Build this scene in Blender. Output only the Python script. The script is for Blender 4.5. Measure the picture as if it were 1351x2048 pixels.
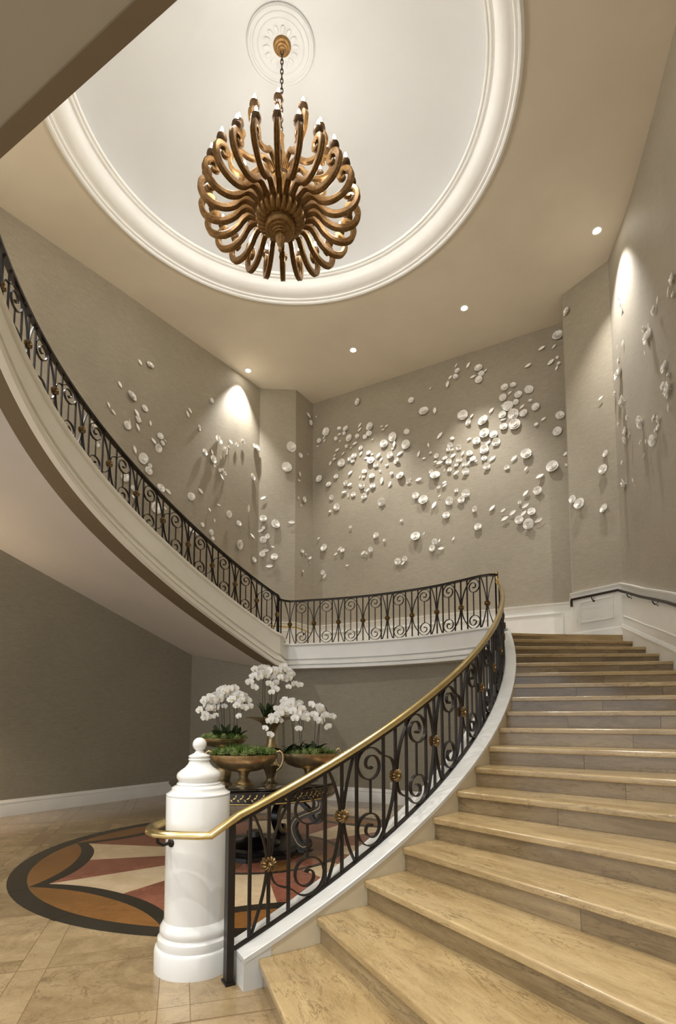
import bpy, math, random
import numpy as np
from mathutils import Vector, Matrix

for o in list(bpy.data.objects):
    bpy.data.objects.remove(o)
scene = bpy.context.scene
C = scene.collection
random.seed(7)
rng = np.random.default_rng(11)
PI = math.pi

# ------------------------------------------------------------------ camera
EYE = 1.5834
FPX, CX, CY, TILT = 1080.0, 675.5, 1345.2, math.radians(4.806)
cd = bpy.data.cameras.new('camera')
cam = bpy.data.objects.new('camera', cd)
C.objects.link(cam)
cam.location = (0, 0, EYE)
cam.rotation_euler = (PI / 2 + TILT, 0, 0)
cd.sensor_fit = 'AUTO'
cd.sensor_width = 36.0
cd.lens = FPX / 2048 * 36.0
cd.shift_y = (CY - 1024) / 2048
cd.clip_start = 0.05
scene.camera = cam

# ------------------------------------------------------------------ world / exposure
wd = bpy.data.worlds.new('world')
scene.world = wd
wd.use_nodes = True
bg = wd.node_tree.nodes['Background']
bg.inputs[0].default_value = (0.95, 0.975, 1.0, 1)
bg.inputs[1].default_value = 1.12
scene.view_settings.view_transform = 'Standard'
scene.view_settings.look = 'None'
scene.view_settings.gamma = 1.0
scene.view_settings.use_curve_mapping = False
scene.view_settings.exposure = 0.52

SPOT_W = 470.0
CHANDELIER_W = 80.0
LOBBY_FILL_W = 215.0

# ------------------------------------------------------------------ pixel rays
def ray(x, y):
    d = np.array([(x - CX) / FPX, 1.0, -(y - CY) / FPX])
    c, s = math.cos(TILT), math.sin(TILT)
    return np.array([d[0], d[1] * c - d[2] * s, d[1] * s + d[2] * c])
def atz(x, y, z):
    d = ray(x, y); k = (z - EYE) / d[2]
    return np.array([d[0] * k, d[1] * k, z])
def aty(x, y, Y):
    d = ray(x, y); k = Y / d[1]
    return np.array([d[0] * k, Y, EYE + d[2] * k])

# ------------------------------------------------------------------ materials
def srgb(r, g, b):
    f = lambda c: (c / 255 / 12.92) if c <= 10 else ((c / 255 + 0.055) / 1.055) ** 2.4
    return (f(r), f(g), f(b), 1)
def newmat(name):
    m = bpy.data.materials.new(name); m.use_nodes = True
    nt = m.node_tree
    return m, nt, nt.nodes['Principled BSDF']
def N(nt, t, **kw):
    n = nt.nodes.new(t)
    for k, v in kw.items(): setattr(n, k, v)
    return n
def ramp(nt, fac, stops):
    r = N(nt, 'ShaderNodeValToRGB')
    el = r.color_ramp.elements
    while len(el) < len(stops): el.new(0.5)
    for e, (p, c) in zip(el, stops): e.position = p; e.color = c
    nt.links.new(fac, r.inputs[0])
    return r.outputs[0]
def mixc(nt, fac, a, b, mode='MIX'):
    m = N(nt, 'ShaderNodeMix', data_type='RGBA', blend_type=mode)
    for sock, v in ((m.inputs[0], fac), (m.inputs[6], a), (m.inputs[7], b)):
        if isinstance(v, (int, float, tuple)): sock.default_value = v
        else: nt.links.new(v, sock)
    return m.outputs[2]
def coords(nt, kind='pos', scale=(1, 1, 1), rand=False, rot=(0, 0, 0)):
    mp = N(nt, 'ShaderNodeMapping')
    mp.inputs['Scale'].default_value = scale
    mp.inputs['Rotation'].default_value = rot
    if kind == 'pos': src = N(nt, 'ShaderNodeNewGeometry').outputs['Position']
    else: src = N(nt, 'ShaderNodeTexCoord').outputs['Object']
    if rand:
        oi = N(nt, 'ShaderNodeObjectInfo')
        ma = N(nt, 'ShaderNodeMath', operation='MULTIPLY'); ma.inputs[1].default_value = 37.0
        nt.links.new(oi.outputs['Random'], ma.inputs[0])
        ad = N(nt, 'ShaderNodeVectorMath', operation='ADD')
        nt.links.new(src, ad.inputs[0]); nt.links.new(ma.outputs[0], ad.inputs[1])
        src = ad.outputs[0]
    nt.links.new(src, mp.inputs[0])
    return mp.outputs[0]
def noise(nt, vec, scale, detail=4, rough=.55, dist=0):
    n = N(nt, 'ShaderNodeTexNoise')
    n.inputs['Scale'].default_value = scale; n.inputs['Detail'].default_value = detail
    n.inputs['Roughness'].default_value = rough; n.inputs['Distortion'].default_value = dist
    nt.links.new(vec, n.inputs['Vector'])
    return n.outputs['Fac']
def bump(nt, bsdf, h, strength, dist=.01):
    b = N(nt, 'ShaderNodeBump'); b.inputs['Strength'].default_value = strength; b.inputs['Distance'].default_value = dist
    nt.links.new(h, b.inputs['Height']); nt.links.new(b.outputs[0], bsdf.inputs['Normal'])
def plain(name, col, rough=.5, metal=0.0, var=.08, nscale=6, coat=0.0, bstr=0.0, spec=.5):
    m, nt, b = newmat(name)
    v = coords(nt)
    f = noise(nt, v, nscale, 5)
    dark = tuple(c * (1 - var) for c in col[:3]) + (1,)
    lite = tuple(min(1, c * (1 + var)) for c in col[:3]) + (1,)
    nt.links.new(ramp(nt, f, [(.3, dark), (.7, lite)]), b.inputs['Base Color'])
    b.inputs['Roughness'].default_value = rough; b.inputs['Metallic'].default_value = metal
    b.inputs['Coat Weight'].default_value = coat
    b.inputs['Specular IOR Level'].default_value = spec
    if bstr: bump(nt, b, noise(nt, v, nscale * 8, 4), bstr, .004)
    return m
def wallpaper(name, col):
    m, nt, b = newmat(name)
    big = noise(nt, coords(nt), .9, 4)
    fine = noise(nt, coords(nt, scale=(7, 7, 80)), 1.0, 6, .7)
    fine2 = noise(nt, coords(nt, scale=(60, 60, 14)), 1.0, 4, .6)
    c0 = tuple(c * .72 for c in col[:3]) + (1,); c1 = tuple(min(1, c * 1.26) for c in col[:3]) + (1,)
    base = ramp(nt, fine, [(.3, c0), (.72, c1)])
    base = mixc(nt, .25, base, ramp(nt, fine2, [(.3, c0), (.7, c1)]))
    base = mixc(nt, .22, base, ramp(nt, big, [(.3, c0), (.7, c1)]))
    nt.links.new(base, b.inputs['Base Color'])
    b.inputs['Roughness'].default_value = .62
    b.inputs['Sheen Weight'].default_value = .12
    bump(nt, b, fine, .25, .006)
    return m
def marble(name, light, mid, vein, scale=2.2, stretch=(1, 1, 1), rough=.17, kind='pos', rand=True, veinw=.028, veinamt=.8, huevar=.22, coat=.4):
    m, nt, b = newmat(name)
    v = coords(nt, kind, stretch, rand)
    cloud = noise(nt, v, scale, 8, .68, .5)
    base = ramp(nt, cloud, [(.36, mid), (.62, light)])
    v1 = noise(nt, v, scale * 1.9, 8, .62, 1.1)
    vm = ramp(nt, v1, [(.5 - veinw, (0, 0, 0, 1)), (.5, (1, 1, 1, 1)), (.5 + veinw * .5, (0, 0, 0, 1))])
    msk = noise(nt, v, scale * .8, 3)
    mk = ramp(nt, msk, [(.42, (0, 0, 0, 1)), (.62, (1, 1, 1, 1))])
    vm = mixc(nt, 1.0, vm, mk, 'MULTIPLY')
    vm = mixc(nt, 1.0, vm, (veinamt, veinamt, veinamt, 1), 'MULTIPLY')
    base = mixc(nt, vm, base, vein)
    v2 = noise(nt, v, scale * 5.5, 6, .65, 1.6)
    vm2 = ramp(nt, v2, [(.475, (0, 0, 0, 1)), (.5, (1, 1, 1, 1)), (.515, (0, 0, 0, 1))])
    msk2 = ramp(nt, noise(nt, v, scale * 1.3, 3), [(.36, (.25, .25, .25, 1)), (.6, (1, 1, 1, 1))])
    vm2 = mixc(nt, 1.0, mixc(nt, 1.0, vm2, msk2, 'MULTIPLY'), (veinamt * .6,) * 3 + (1,), 'MULTIPLY')
    base = mixc(nt, vm2, base, vein)
    fine = noise(nt, v, scale * 16, 5, .7)
    base = mixc(nt, .22, base, ramp(nt, fine, [(.3, mid), (.7, light)]))
    if rand:
        oi = N(nt, 'ShaderNodeObjectInfo')
        lo, hi = 1 - huevar, 1 + huevar * .35
        rc = ramp(nt, oi.outputs['Random'], [(0, (lo, lo * .97, lo * .92, 1)), (1, (hi, hi, hi, 1))])
        base = mixc(nt, 1.0, base, rc, 'MULTIPLY')
    nt.links.new(base, b.inputs['Base Color'])
    rr = N(nt, 'ShaderNodeMapRange'); rr.inputs[3].default_value = rough * .7; rr.inputs[4].default_value = rough * 1.5
    nt.links.new(cloud, rr.inputs[0]); nt.links.new(rr.outputs[0], b.inputs['Roughness'])
    b.inputs['Coat Weight'].default_value = coat; b.inputs['Coat Roughness'].default_value = .12
    return m
def emit(name, col, s):
    m, nt, b = newmat(name)
    b.inputs['Emission Color'].default_value = col; b.inputs['Emission Strength'].default_value = s
    b.inputs['Base Color'].default_value = (1, .9, .7, 1)
    return m

M = {}
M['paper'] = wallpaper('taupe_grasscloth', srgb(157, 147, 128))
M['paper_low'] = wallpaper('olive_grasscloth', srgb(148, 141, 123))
M['ceil'] = plain('ceiling_paint', srgb(232, 223, 206), .75, var=.05, nscale=.8)
M['dome'] = plain('dome_paint', srgb(202, 203, 203), .8, var=.03, nscale=.7)
M['soffit'] = plain('soffit_paint', srgb(214, 207, 197), .7, var=.04, nscale=.8)
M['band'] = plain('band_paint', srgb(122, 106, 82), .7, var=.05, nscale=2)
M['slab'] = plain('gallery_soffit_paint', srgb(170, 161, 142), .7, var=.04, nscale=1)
M['white'] = plain('white_trim_paint', srgb(234, 232, 226), .32, var=.03, nscale=3, coat=.2)
M['cream'] = plain('cream_stringer_paint', srgb(244, 239, 224), .42, var=.03, nscale=3)
M['curbside'] = plain('tan_curb_paint', srgb(206, 193, 164), .5, var=.05, nscale=3)
M['curbcap'] = plain('grey_white_cap_paint', srgb(204, 203, 197), .3, var=.05, nscale=4, coat=.2)
M['cove'] = plain('bright_white_molding_paint', srgb(246, 247, 246), .4, var=.02, nscale=3)
M['newel'] = plain('white_gloss_paint', srgb(226, 225, 220), .18, var=.02, nscale=3, coat=.6)
M['iron'] = plain('dark_bronze_iron', srgb(38, 32, 28), .4, .4, var=.15, nscale=20)
M['brass'] = plain('polished_brass', srgb(204, 182, 128), .24, .95, var=.12, nscale=9)
M['rosette'] = plain('antique_gold', srgb(118, 93, 56), .42, .65, var=.2, nscale=40)
M['gold'] = plain('carved_gold_wood', srgb(134, 100, 54), .4, .45, var=.35, nscale=26)
M['cup'] = plain('dark_gilt_cup', srgb(84, 60, 32), .45, .4, var=.3, nscale=30)
M['chain'] = plain('dark_chain', srgb(66, 54, 38), .5, .6)
M['bowl'] = plain('aged_brass', srgb(188, 166, 126), .3, .9, var=.3, nscale=14)
M['lacquer'] = plain('black_lacquer', srgb(22, 19, 20), .3, 0, var=.2, coat=.25)
M['goldleaf'] = plain('gold_leaf_paint', srgb(212, 182, 112), .35, .4, var=.2, nscale=40)
M['glass'] = plain('smoked_glass_top', srgb(34, 32, 28), .05, 0, var=.05, coat=1.0)
M['ceramic'] = plain('white_bisque_ceramic', srgb(250, 246, 238), .42, var=.04, nscale=20)
M['petal'] = plain('white_orchid_petal', srgb(246, 243, 236), .5, var=.03, nscale=30)
M['lip'] = plain('orchid_lip', srgb(226, 206, 150), .5, var=.15, nscale=30)
M['leaf'] = plain('dark_orchid_leaf', srgb(44, 62, 34), .32, var=.25, nscale=14)
M['stem'] = plain('orchid_stem', srgb(66, 58, 36), .5, var=.2, nscale=20)
M['succ'] = plain('succulent_green', srgb(104, 136, 66), .45, var=.4, nscale=22)
M['succ2'] = plain('pale_succulent', srgb(150, 164, 104), .45, var=.3, nscale=22)
M['soil'] = plain('moss_soil', srgb(70, 74, 40), .9, var=.4, nscale=30)
M['grout'] = plain('floor_grout', srgb(128, 104, 72), .8)
M['tile'] = marble('beige_floor_marble', srgb(176, 154, 118), srgb(144, 122, 88), srgb(92, 72, 48), 3.2, rough=.2)
M['tread'] = marble('golden_tread_marble', srgb(188, 165, 122), srgb(152, 128, 88), srgb(84, 62, 36), 3.0, (.5, 2.0, 2.6), .2, 'obj', huevar=.14, veinamt=.95)
M['riser'] = marble('shaded_grey_beige_riser_marble', srgb(158, 138, 104), srgb(118, 98, 68), srgb(76, 60, 38), 3.2, (.36, 2.0, 2.4), .2, 'obj', huevar=.28)  # greyer stone than the treads, with the risers' shade also put into the colour
M['black_st'] = marble('black_inlay_stone', srgb(52, 47, 40), srgb(40, 36, 30), srgb(70, 62, 50), 3, rough=.16, veinamt=.2, huevar=.1)
M['ochre_st'] = marble('ochre_inlay_stone', srgb(144, 100, 54), srgb(120, 82, 42), srgb(100, 62, 28), 3, rough=.18, veinamt=.3, huevar=.1)
M['red_st'] = marble('red_inlay_marble', srgb(152, 96, 76), srgb(122, 72, 56), srgb(196, 140, 110), 4, rough=.18, veinamt=.55, huevar=.1)
M['cream_st'] = marble('cream_inlay_marble', srgb(222, 200, 166), srgb(204, 180, 144), srgb(150, 122, 88), 3, rough=.18, veinamt=.35, huevar=.08)
M['bulb'] = emit('warm_bulb', (1, .86, .62, 1), 40)
M['lampface'] = emit('downlight_lens', (1, .95, .85, 1), 60)
M['plastic'] = plain('ivory_outlet', srgb(205, 190, 170), .4)

# ------------------------------------------------------------------ mesh helpers
class MB:
    def __init__(s): s.v = []; s.f = []
    def add(s, vs, fs):
        o = len(s.v); s.v += [tuple(map(float, p)) for p in vs]; s.f += [tuple(i + o for i in f) for f in fs]; return s
    def box(s, a, b, mat=None):
        x0, y0, z0 = a; x1, y1, z1 = b
        vs = [(x0,y0,z0),(x1,y0,z0),(x1,y1,z0),(x0,y1,z0),(x0,y0,z1),(x1,y0,z1),(x1,y1,z1),(x0,y1,z1)]
        if mat is not None: vs = [tuple(mat @ Vector(p)) for p in vs]
        return s.add(vs, [(3,2,1,0),(4,5,6,7),(0,1,5,4),(1,2,6,5),(2,3,7,6),(3,0,4,7)])
    def lathe(s, prof, seg=32, c=(0,0,0), sx=1, sy=1, wave=None):
        vs = []; n = len(prof)
        for i in range(seg):
            a = 2 * PI * i / seg; k = 1 if wave is None else wave(a)
            for r, z in prof: vs.append((c[0] + sx*r*k*math.cos(a), c[1] + sy*r*k*math.sin(a), c[2] + z))
        fs = []
        for i in range(seg):
            j = (i + 1) % seg
            for k in range(n - 1): fs.append((i*n+k, j*n+k, j*n+k+1, i*n+k+1))
        return s.add(vs, fs)
    def loft(s, rings, closed=True, caps=True):
        n = len(rings[0]); vs = [p for r in rings for p in r]; fs = []
        m = n if closed else n - 1
        for i in range(len(rings) - 1):
            for k in range(m):
                l = (k + 1) % n
                fs.append((i*n+k, i*n+l, (i+1)*n+l, (i+1)*n+k))
        if caps and closed:
            fs.append(tuple(range(n - 1, -1, -1))); fs.append(tuple((len(rings)-1)*n + k for k in range(n)))
        return s.add(vs, fs)
    def tube(s, pts, r, seg=6, caps=True):
        pts = [np.array(p, float) for p in pts]; rings = []
        up = None
        for i, p in enumerate(pts):
            t = pts[min(i+1, len(pts)-1)] - pts[max(i-1, 0)]
            t = t / (np.linalg.norm(t) + 1e-9)
            if up is None:
                up = np.array([0, 0, 1.0]) if abs(t[2]) < .9 else np.array([1.0, 0, 0])
            b = np.cross(t, up); b /= np.linalg.norm(b) + 1e-9
            up = np.cross(b, t)
            rr = r[i] if hasattr(r, '__len__') else r
            rings.append([p + rr * (math.cos(2*PI*k/seg) * b + math.sin(2*PI*k/seg) * up) for k in range(seg)])
        return s.loft(rings, True, caps)
    def strip(s, pts, nrm, wn, wt):
        """flat bar swept along pts; nrm = unit normal of the panel at each point"""
        pts = [np.array(p, float) for p in pts]; rings = []
        for i, p in enumerate(pts):
            t = pts[min(i+1, len(pts)-1)] - pts[max(i-1, 0)]; t = t / (np.linalg.norm(t) + 1e-9)
            n = np.array(nrm[i], float); b = np.cross(t, n); b /= np.linalg.norm(b) + 1e-9
            w = wt[i] if hasattr(wt, '__len__') else wt
            rings.append([p + n*wn/2 + b*w/2, p - n*wn/2 + b*w/2, p - n*wn/2 - b*w/2, p + n*wn/2 - b*w/2])
        return s.loft(rings)
    def ngon_prism(s, poly, z0, z1):
        n = len(poly)
        vs = [(p[0], p[1], z0) for p in poly] + [(p[0], p[1], z1) for p in poly]
        fs = [tuple(range(n-1, -1, -1)), tuple(range(n, 2*n))] + [(i, (i+1) % n, n+(i+1) % n, n+i) for i in range(n)]
        return s.add(vs, fs)
    def mesh(s, name, smooth=False, angle=40):
        me = bpy.data.meshes.new(name); me.from_pydata(s.v, [], s.f); me.update()
        import bmesh
        bm = bmesh.new(); bm.from_mesh(me); bmesh.ops.recalc_face_normals(bm, faces=bm.faces); bm.to_mesh(me); bm.free()
        if smooth:
            me.polygons.foreach_set('use_smooth', [True] * len(me.polygons))
            try: me.set_sharp_from_angle(angle=math.radians(angle))
            except Exception: pass
        return me
    def build(s, name, mat, parent=None, smooth=False, angle=40, mw=None):
        me = s.mesh(name, smooth, angle); me.materials.append(M[mat])
        return place(me, name, parent, mw)
def place(me, name, parent=None, mw=None):
    o = bpy.data.objects.new(name, me); C.objects.link(o)
    if parent is not None:
        o.parent = parent; o.matrix_parent_inverse = world_of(parent).inverted()
    if mw is not None: o.matrix_basis = mw
    return o
def world_of(o):
    m = o.matrix_basis.copy()
    if o.parent is not None: m = world_of(o.parent) @ o.matrix_parent_inverse @ m
    return m
def empty(name, loc):
    o = bpy.data.objects.new(name, None); C.objects.link(o); o.empty_display_size = .1
    o.matrix_basis = Matrix.Translation(Vector([float(c) for c in loc])); return o
def tag(o, label, cat, group=None, kind=None):
    o['label'] = label; o['category'] = cat
    if group: o['group'] = group
    if kind: o['kind'] = kind
    return o
def struct(o, label=None):
    o['kind'] = 'structure'
    if label: o['label'] = label
    return o
def catmull(P, per=8):
    P = np.array(P, float); out = []
    Q = np.vstack([2*P[0]-P[1], P, 2*P[-1]-P[-2]])
    for i in range(1, len(Q) - 2):
        p0, p1, p2, p3 = Q[i-1], Q[i], Q[i+1], Q[i+2]
        for k in range(per):
            t = k / per
            out.append(.5*((2*p1)+(-p0+p2)*t+(2*p0-5*p1+4*p2-p3)*t*t+(-p0+3*p1-3*p2+p3)*t**3))
    out.append(P[-1]); return np.array(out)

class Path:
    """plan polyline with a base height; normal points left of travel"""
    def __init__(s, pts):
        s.p = np.array(pts, float)
        d = np.linalg.norm(np.diff(s.p[:, :2], axis=0), axis=1)
        s.s = np.concatenate([[0], np.cumsum(d)]); s.L = s.s[-1]
    def xyz(s, u):
        a = np.array([np.interp(u, s.s, s.p[:, i]) for i in range(3)])
        if u < 0 or u > s.L:                      # extrapolate in plan
            t = s.tan(0.0 if u < 0 else s.L); e = u if u < 0 else u - s.L
            a[:2] += t * e
        return a
    def tan(s, u):
        h = .06
        a = np.array([np.interp(np.clip(u-h, 0, s.L), s.s, s.p[:, i]) for i in (0, 1)])
        b = np.array([np.interp(np.clip(u+h, 0, s.L), s.s, s.p[:, i]) for i in (0, 1)])
        d = b - a; return d / (np.linalg.norm(d) + 1e-9)
    def nrm(s, u):
        t = s.tan(u); return np.array([-t[1], t[0]])
    def off(s, u, o, dz=0.0, absz=None):
        p = s.xyz(u); n = s.nrm(u)
        return np.array([p[0]+n[0]*o, p[1]+n[1]*o, p[2]+dz if absz is None else absz])
    def find(s, x, y):
        return s.s[np.argmin((s.p[:, 0]-x)**2 + (s.p[:, 1]-y)**2)]
def sweep(path, u0, u1, n, prof, closed=True, caps=True):
    rings = []
    for u in np.linspace(u0, u1, n):
        rings.append([path.off(u, q[0], q[1], q[2] if len(q) > 2 else None) for q in prof])
    return MB().loft(rings, closed, caps)

# ================================================================== key plan data
R = 0.165                     # riser
LAND = 18 * R                 # landing level
CEIL = 9.7
CEN = np.array([-0.80, 6.80])   # dome axis
MED = np.array([-0.95, 6.62])   # floor medallion centre
nos = [(520,1915),(630,1835),(725,1762),(803,1695),(863,1635),(913,1580),(952,1535.5),(977,1493),(997,1455.8),(1009,1422.6),(1018,1394),(1024.5,1368.4),(1028.5,1346),(1029,1326.2),(1028.5,1308),(1026,1292.6),(1022,1278),(1016,1265.2)]
kk = np.arange(1, 19)
NP = np.array([atz(x, y, k * R) for k, (x, y) in zip(kk, nos)])
wgt = np.ones(18); wgt[7:11] = .15
cfx = np.polyfit(kk, NP[:, 0], 4, w=wgt); cfy = np.polyfit(kk, NP[:, 1], 4, w=wgt)
def nose(k): return np.array([np.polyval(cfx, k), np.polyval(cfy, k)])
def noset(k):
    t = nose(k + .05) - nose(k - .05); return t / np.linalg.norm(t)
def lowpt(k, o):              # o = offset left of the tread ends
    t = noset(k); n = np.array([-t[1], t[0]]); p = nose(k) + n * o
    return np.array([p[0], p[1], k * R + .06])
BO = .14                      # balustrade sits this far from the tread ends
low = Path([lowpt(k, BO) for k in np.linspace(.62, 18.0, 90)])
def low_u(k): return float(np.interp(k, np.linspace(.62, 18.0, 90), low.s))
la_px = [(578,1249),(629,1246.5),(679,1244),(728,1240.5),(777,1236),(825,1230.5),(874,1224),(925,1215),(975,1206)]
LR = np.array([atz(x, y, 3.46) for x, y in la_px])
up_px = [(554.4,1229),(512.3,1201.6),(469.5,1168),(424.7,1131),(376.3,1087.7),(324.7,1041.6),(273,987),(218,931),(164,860),(109,780),(55,687),(4,575)]
UZ0, UDZ, UHR = 3.60, .232, .39
UR = np.array([atz(x, y, UZ0 + UDZ * i) for i, (x, y) in enumerate(up_px)])
ii = np.arange(12.)
cux = np.polyfit(ii, UR[:, 0], 4); cuy = np.polyfit(ii, UR[:, 1], 4)
def upn(n): return np.array([np.polyval(cux, n), np.polyval(cuy, n), UZ0 - UHR + UDZ * n])
corner = np.array([(LR[0][0] * .45 + upn(0)[0] * .55) - .06, LR[0][1] * .45 + upn(0)[1] * .55])
lend = low.p[-1]
lp = catmull([lend[:2]] + [p[:2] for p in LR[::-1]] + [corner], 8)
# light smoothing of the traced landing edge
for _ in range(6):
    lp[1:-1] = (lp[:-2] + 2 * lp[1:-1] + lp[2:]) / 4
land = Path(np.column_stack([lp, np.full(len(lp), 3.05)]))
ups = [np.array([corner[0], corner[1], UZ0 - UHR - .07])] + [upn(n) for n in np.linspace(0, 12.3, 60)]
upp = Path(ups)
def up_u(n): return float(np.interp(n, np.concatenate([[-.3], np.linspace(0, 12.3, 60)]), upp.s))

# walls in plan
WL = [np.array(p) for p in [(-7.9, 4.45), (-5.38, 7.95), (-4.01, 9.80), (-1.92, 12.71)]]
PL = [np.array(p) for p in [(-1.92, 12.71), (-1.04, 12.77), (-0.65, 13.37)]]
WB = [np.array(p) for p in [(-0.65, 13.37), (4.61, 10.48)]]
PR = [np.array(p) for p in [(4.61, 10.48), (4.31, 9.75), (4.80, 8.96)]]
wr = catmull([(4.80, 8.96), (4.63, 8.05), (4.34, 6.95), (4.06, 6.0), (3.72, 4.9), (3.36, 3.7), (3.0, 2.3), (2.75, 1.0), (2.6, -.5), (2.6, -3)], 6)
WR = [p for p in wr]
LL = [np.array(p) for p in [(-9.0, 3.76), (-5.42, 8.83), (-3.24, 11.91)]]
UPPER = {'wall_left': WL, 'pilaster_left': PL, 'wall_back': WB, 'pilaster_right': PR, 'wall_right': WR}

def wall_mesh(poly, z0, z1, thick=.12, side=1):
    """vertical wall along poly; thickness goes to the left (side=1) of travel; z0 may be a list"""
    P = [np.array(p, float) for p in poly]; n = len(P)
    zz = z0 if hasattr(z0, '__len__') else [z0] * n
    nr = []
    for i in range(n):
        t = P[min(i+1, n-1)] - P[max(i-1, 0)]; t = t / np.linalg.norm(t); nr.append(np.array([-t[1], t[0]]) * side)
    rings = []
    for i in range(n):
        q = P[i] + nr[i] * thick
        rings.append([(P[i][0], P[i][1], zz[i]), (P[i][0], P[i][1], z1), (q[0], q[1], z1), (q[0], q[1], zz[i])])
    return MB().loft(rings)

# ================================================================== the shell
# floor: grout bed with marble tiles
fl = MB().box((-10, -4, -.12), (6, 14.5, -.003)).build('floor', 'grout')
struct(fl, 'beige marble tile floor laid in squares and narrow strips')
ga = np.array([.961, .277]); gb = np.array([-.277, .961])
PER, ST = .866, .172
def tile_mesh(w, h):
    b = .0012; z1 = 0.0; z0 = -.012
    v = [(0,0,z0),(w,0,z0),(w,h,z0),(0,h,z0),(b,b,z1),(w-b,b,z1),(w-b,h-b,z1),(b,h-b,z1)]
    m = MB().add(v, [(3,2,1,0),(4,5,6,7),(0,1,5,4),(1,2,6,5),(2,3,7,6),(3,0,4,7)]).mesh('tile'); m.materials.append(M['tile']); return m
G = .0018
tm = {(0,0): tile_mesh(ST-G, ST-G), (1,0): tile_mesh(PER-ST-G, ST-G), (0,1): tile_mesh(ST-G, PER-ST-G), (1,1): tile_mesh(PER-ST-G, PER-ST-G)}
rot = Matrix(((ga[0], gb[0], 0, 0), (ga[1], gb[1], 0, 0), (0, 0, 1, 0), (0, 0, 0, 1)))
def side_of(poly, p):
    """signed distance to the open polyline: positive on the left of travel"""
    best = (1e9, 0)
    for a, b in zip(poly[:-1], poly[1:]):
        d = b - a; t = np.clip(np.dot(p-a, d)/np.dot(d, d), 0, 1); q = a + t*d
        dist = np.linalg.norm(p-q); cr = d[0]*(p-a)[1]-d[1]*(p-a)[0]
        if dist < best[0]: best = (dist, math.copysign(dist, cr))
    return best[1]
room_edge = [low.off(u, .2)[:2] for u in np.linspace(0, low.L, 20)] + [land.off(u, -.05)[:2] for u in np.linspace(0, land.L, 10)] + LL[::-1]
cand = []
for i in range(-9, 6):
    for j in range(-4, 12):
        a0 = -.09 + i * PER; b0 = 3.95 + j * (PER + .012)
        for ti in (0, 1):
            for tj in (0, 1):
                a = a0 + ti * ST; b = b0 + tj * ST
                w = (PER-ST) if ti else ST; h = (PER-ST) if tj else ST
                c = ga * (a + w/2) + gb * (b + h/2)
                if np.linalg.norm(c - MED) + .0 < 2.25: continue
                corners = [ga*(a+p*w)+gb*(b+q*h) for p in (0,1) for q in (0,1)]
                if max(np.linalg.norm(x - MED) for x in corners) < 2.62: continue
                if c[1] < -.4 or c[0] < -6.6: continue
                if c[1] > 3.2 and side_of(room_edge, c) < -.35: continue
                if c[1] <= 3.3 and c[0] > 1.0 - .3 * (c[1]-1): continue
                vis = c[1] > .4 and abs(c[0]/max(c[1], .1)) < .85
                cand.append((0 if vis else 1, float(np.linalg.norm(c)), ti, tj, a, b))
cand.sort(key=lambda q: (q[0], q[1]))
for q in cand[:420]:
    p = ga * q[4] + gb * q[5]
    place(tm[(q[2], q[3])], 'tile', fl, Matrix.Translation((p[0], p[1], 0)) @ rot)

# walls
zb = []
for p in WL: zb.append(2.85 if p[1] > 12 else (4.15 if p[1] > 9 else (5.0 if p[1] > 6 else 6.0)))
struct(wall_mesh(WL, zb, CEIL, .12, 1).build('wall_left', 'paper'), 'taupe grasscloth wall beside the upper flight')
struct(wall_mesh(PL, LAND - .3, CEIL, .12, 1).build('wall_left_pilaster', 'paper'), 'taupe papered pilaster at the left end of the back wall')
struct(wall_mesh(WB, LAND - .3, CEIL, .12, 1).build('wall_back', 'paper'), 'taupe grasscloth back wall above the landing')
struct(wall_mesh(PR, LAND - .3, CEIL, .12, 1).build('wall_right_pilaster', 'paper'), 'taupe papered pilaster at the right end of the back wall')
struct(wall_mesh(WR, -.1, CEIL, .12, 1).build('wall_right', 'paper', None, True), 'curved taupe grasscloth wall beside the lower flight')
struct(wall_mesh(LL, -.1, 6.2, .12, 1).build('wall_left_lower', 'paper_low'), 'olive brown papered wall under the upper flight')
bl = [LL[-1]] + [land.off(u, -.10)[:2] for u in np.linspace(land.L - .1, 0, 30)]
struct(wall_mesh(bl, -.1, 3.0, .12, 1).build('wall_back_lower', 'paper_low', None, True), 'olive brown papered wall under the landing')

# ceiling with round opening, cove, dome
mb = MB(); seg = 128
RO = 3.16
rings = []
for i in range(seg + 1):
    a = 2*PI*i/seg; c_, s_ = math.cos(a), math.sin(a)
    rings.append([(CEN[0]+RO*c_, CEN[1]+RO*s_, CEIL), (CEN[0]+12*c_, CEN[1]+12*s_, CEIL), (CEN[0]+12*c_, CEN[1]+12*s_, CEIL+.1), (CEN[0]+RO*c_, CEN[1]+RO*s_, CEIL+.1)])
ce = MB().loft(rings, True, False).build('ceiling', 'ceil'); struct(ce, 'taupe painted ceiling around the round dome')
cc = (CEN[0], CEN[1], 0)
prof = [(RO+.03, CEIL-.002), (RO+.03, CEIL-.022), (RO-.005, CEIL-.03), (RO-.03, CEIL-.018), (RO-.035, CEIL+.004), (RO-.055, CEIL+.004), (RO-.075, CEIL+.012), (RO-.085, CEIL+.03), (RO-.095, CEIL+.032)]
for t in np.linspace(0, 1, 10):
    a = t * PI / 2
    prof.append((RO-.10-.20*math.sin(a)*1.0, CEIL+.035+.18*(1-math.cos(a))))
prof += [(RO-.305, CEIL+.232), (RO-.325, CEIL+.235), (RO-.345, CEIL+.225), (RO-.365, CEIL+.235), (RO-.372, CEIL+.25), (RO-.388, CEIL+.243), (RO-.405, CEIL+.248), (RO-.41, CEIL+.29)]
MB().lathe(prof, 128, cc).build('cove_molding', 'cove', ce, True, 35)
RD, ZD, ZA = RO-.405, CEIL+.27, 10.98
dp = [(RD, ZD)]
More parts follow.
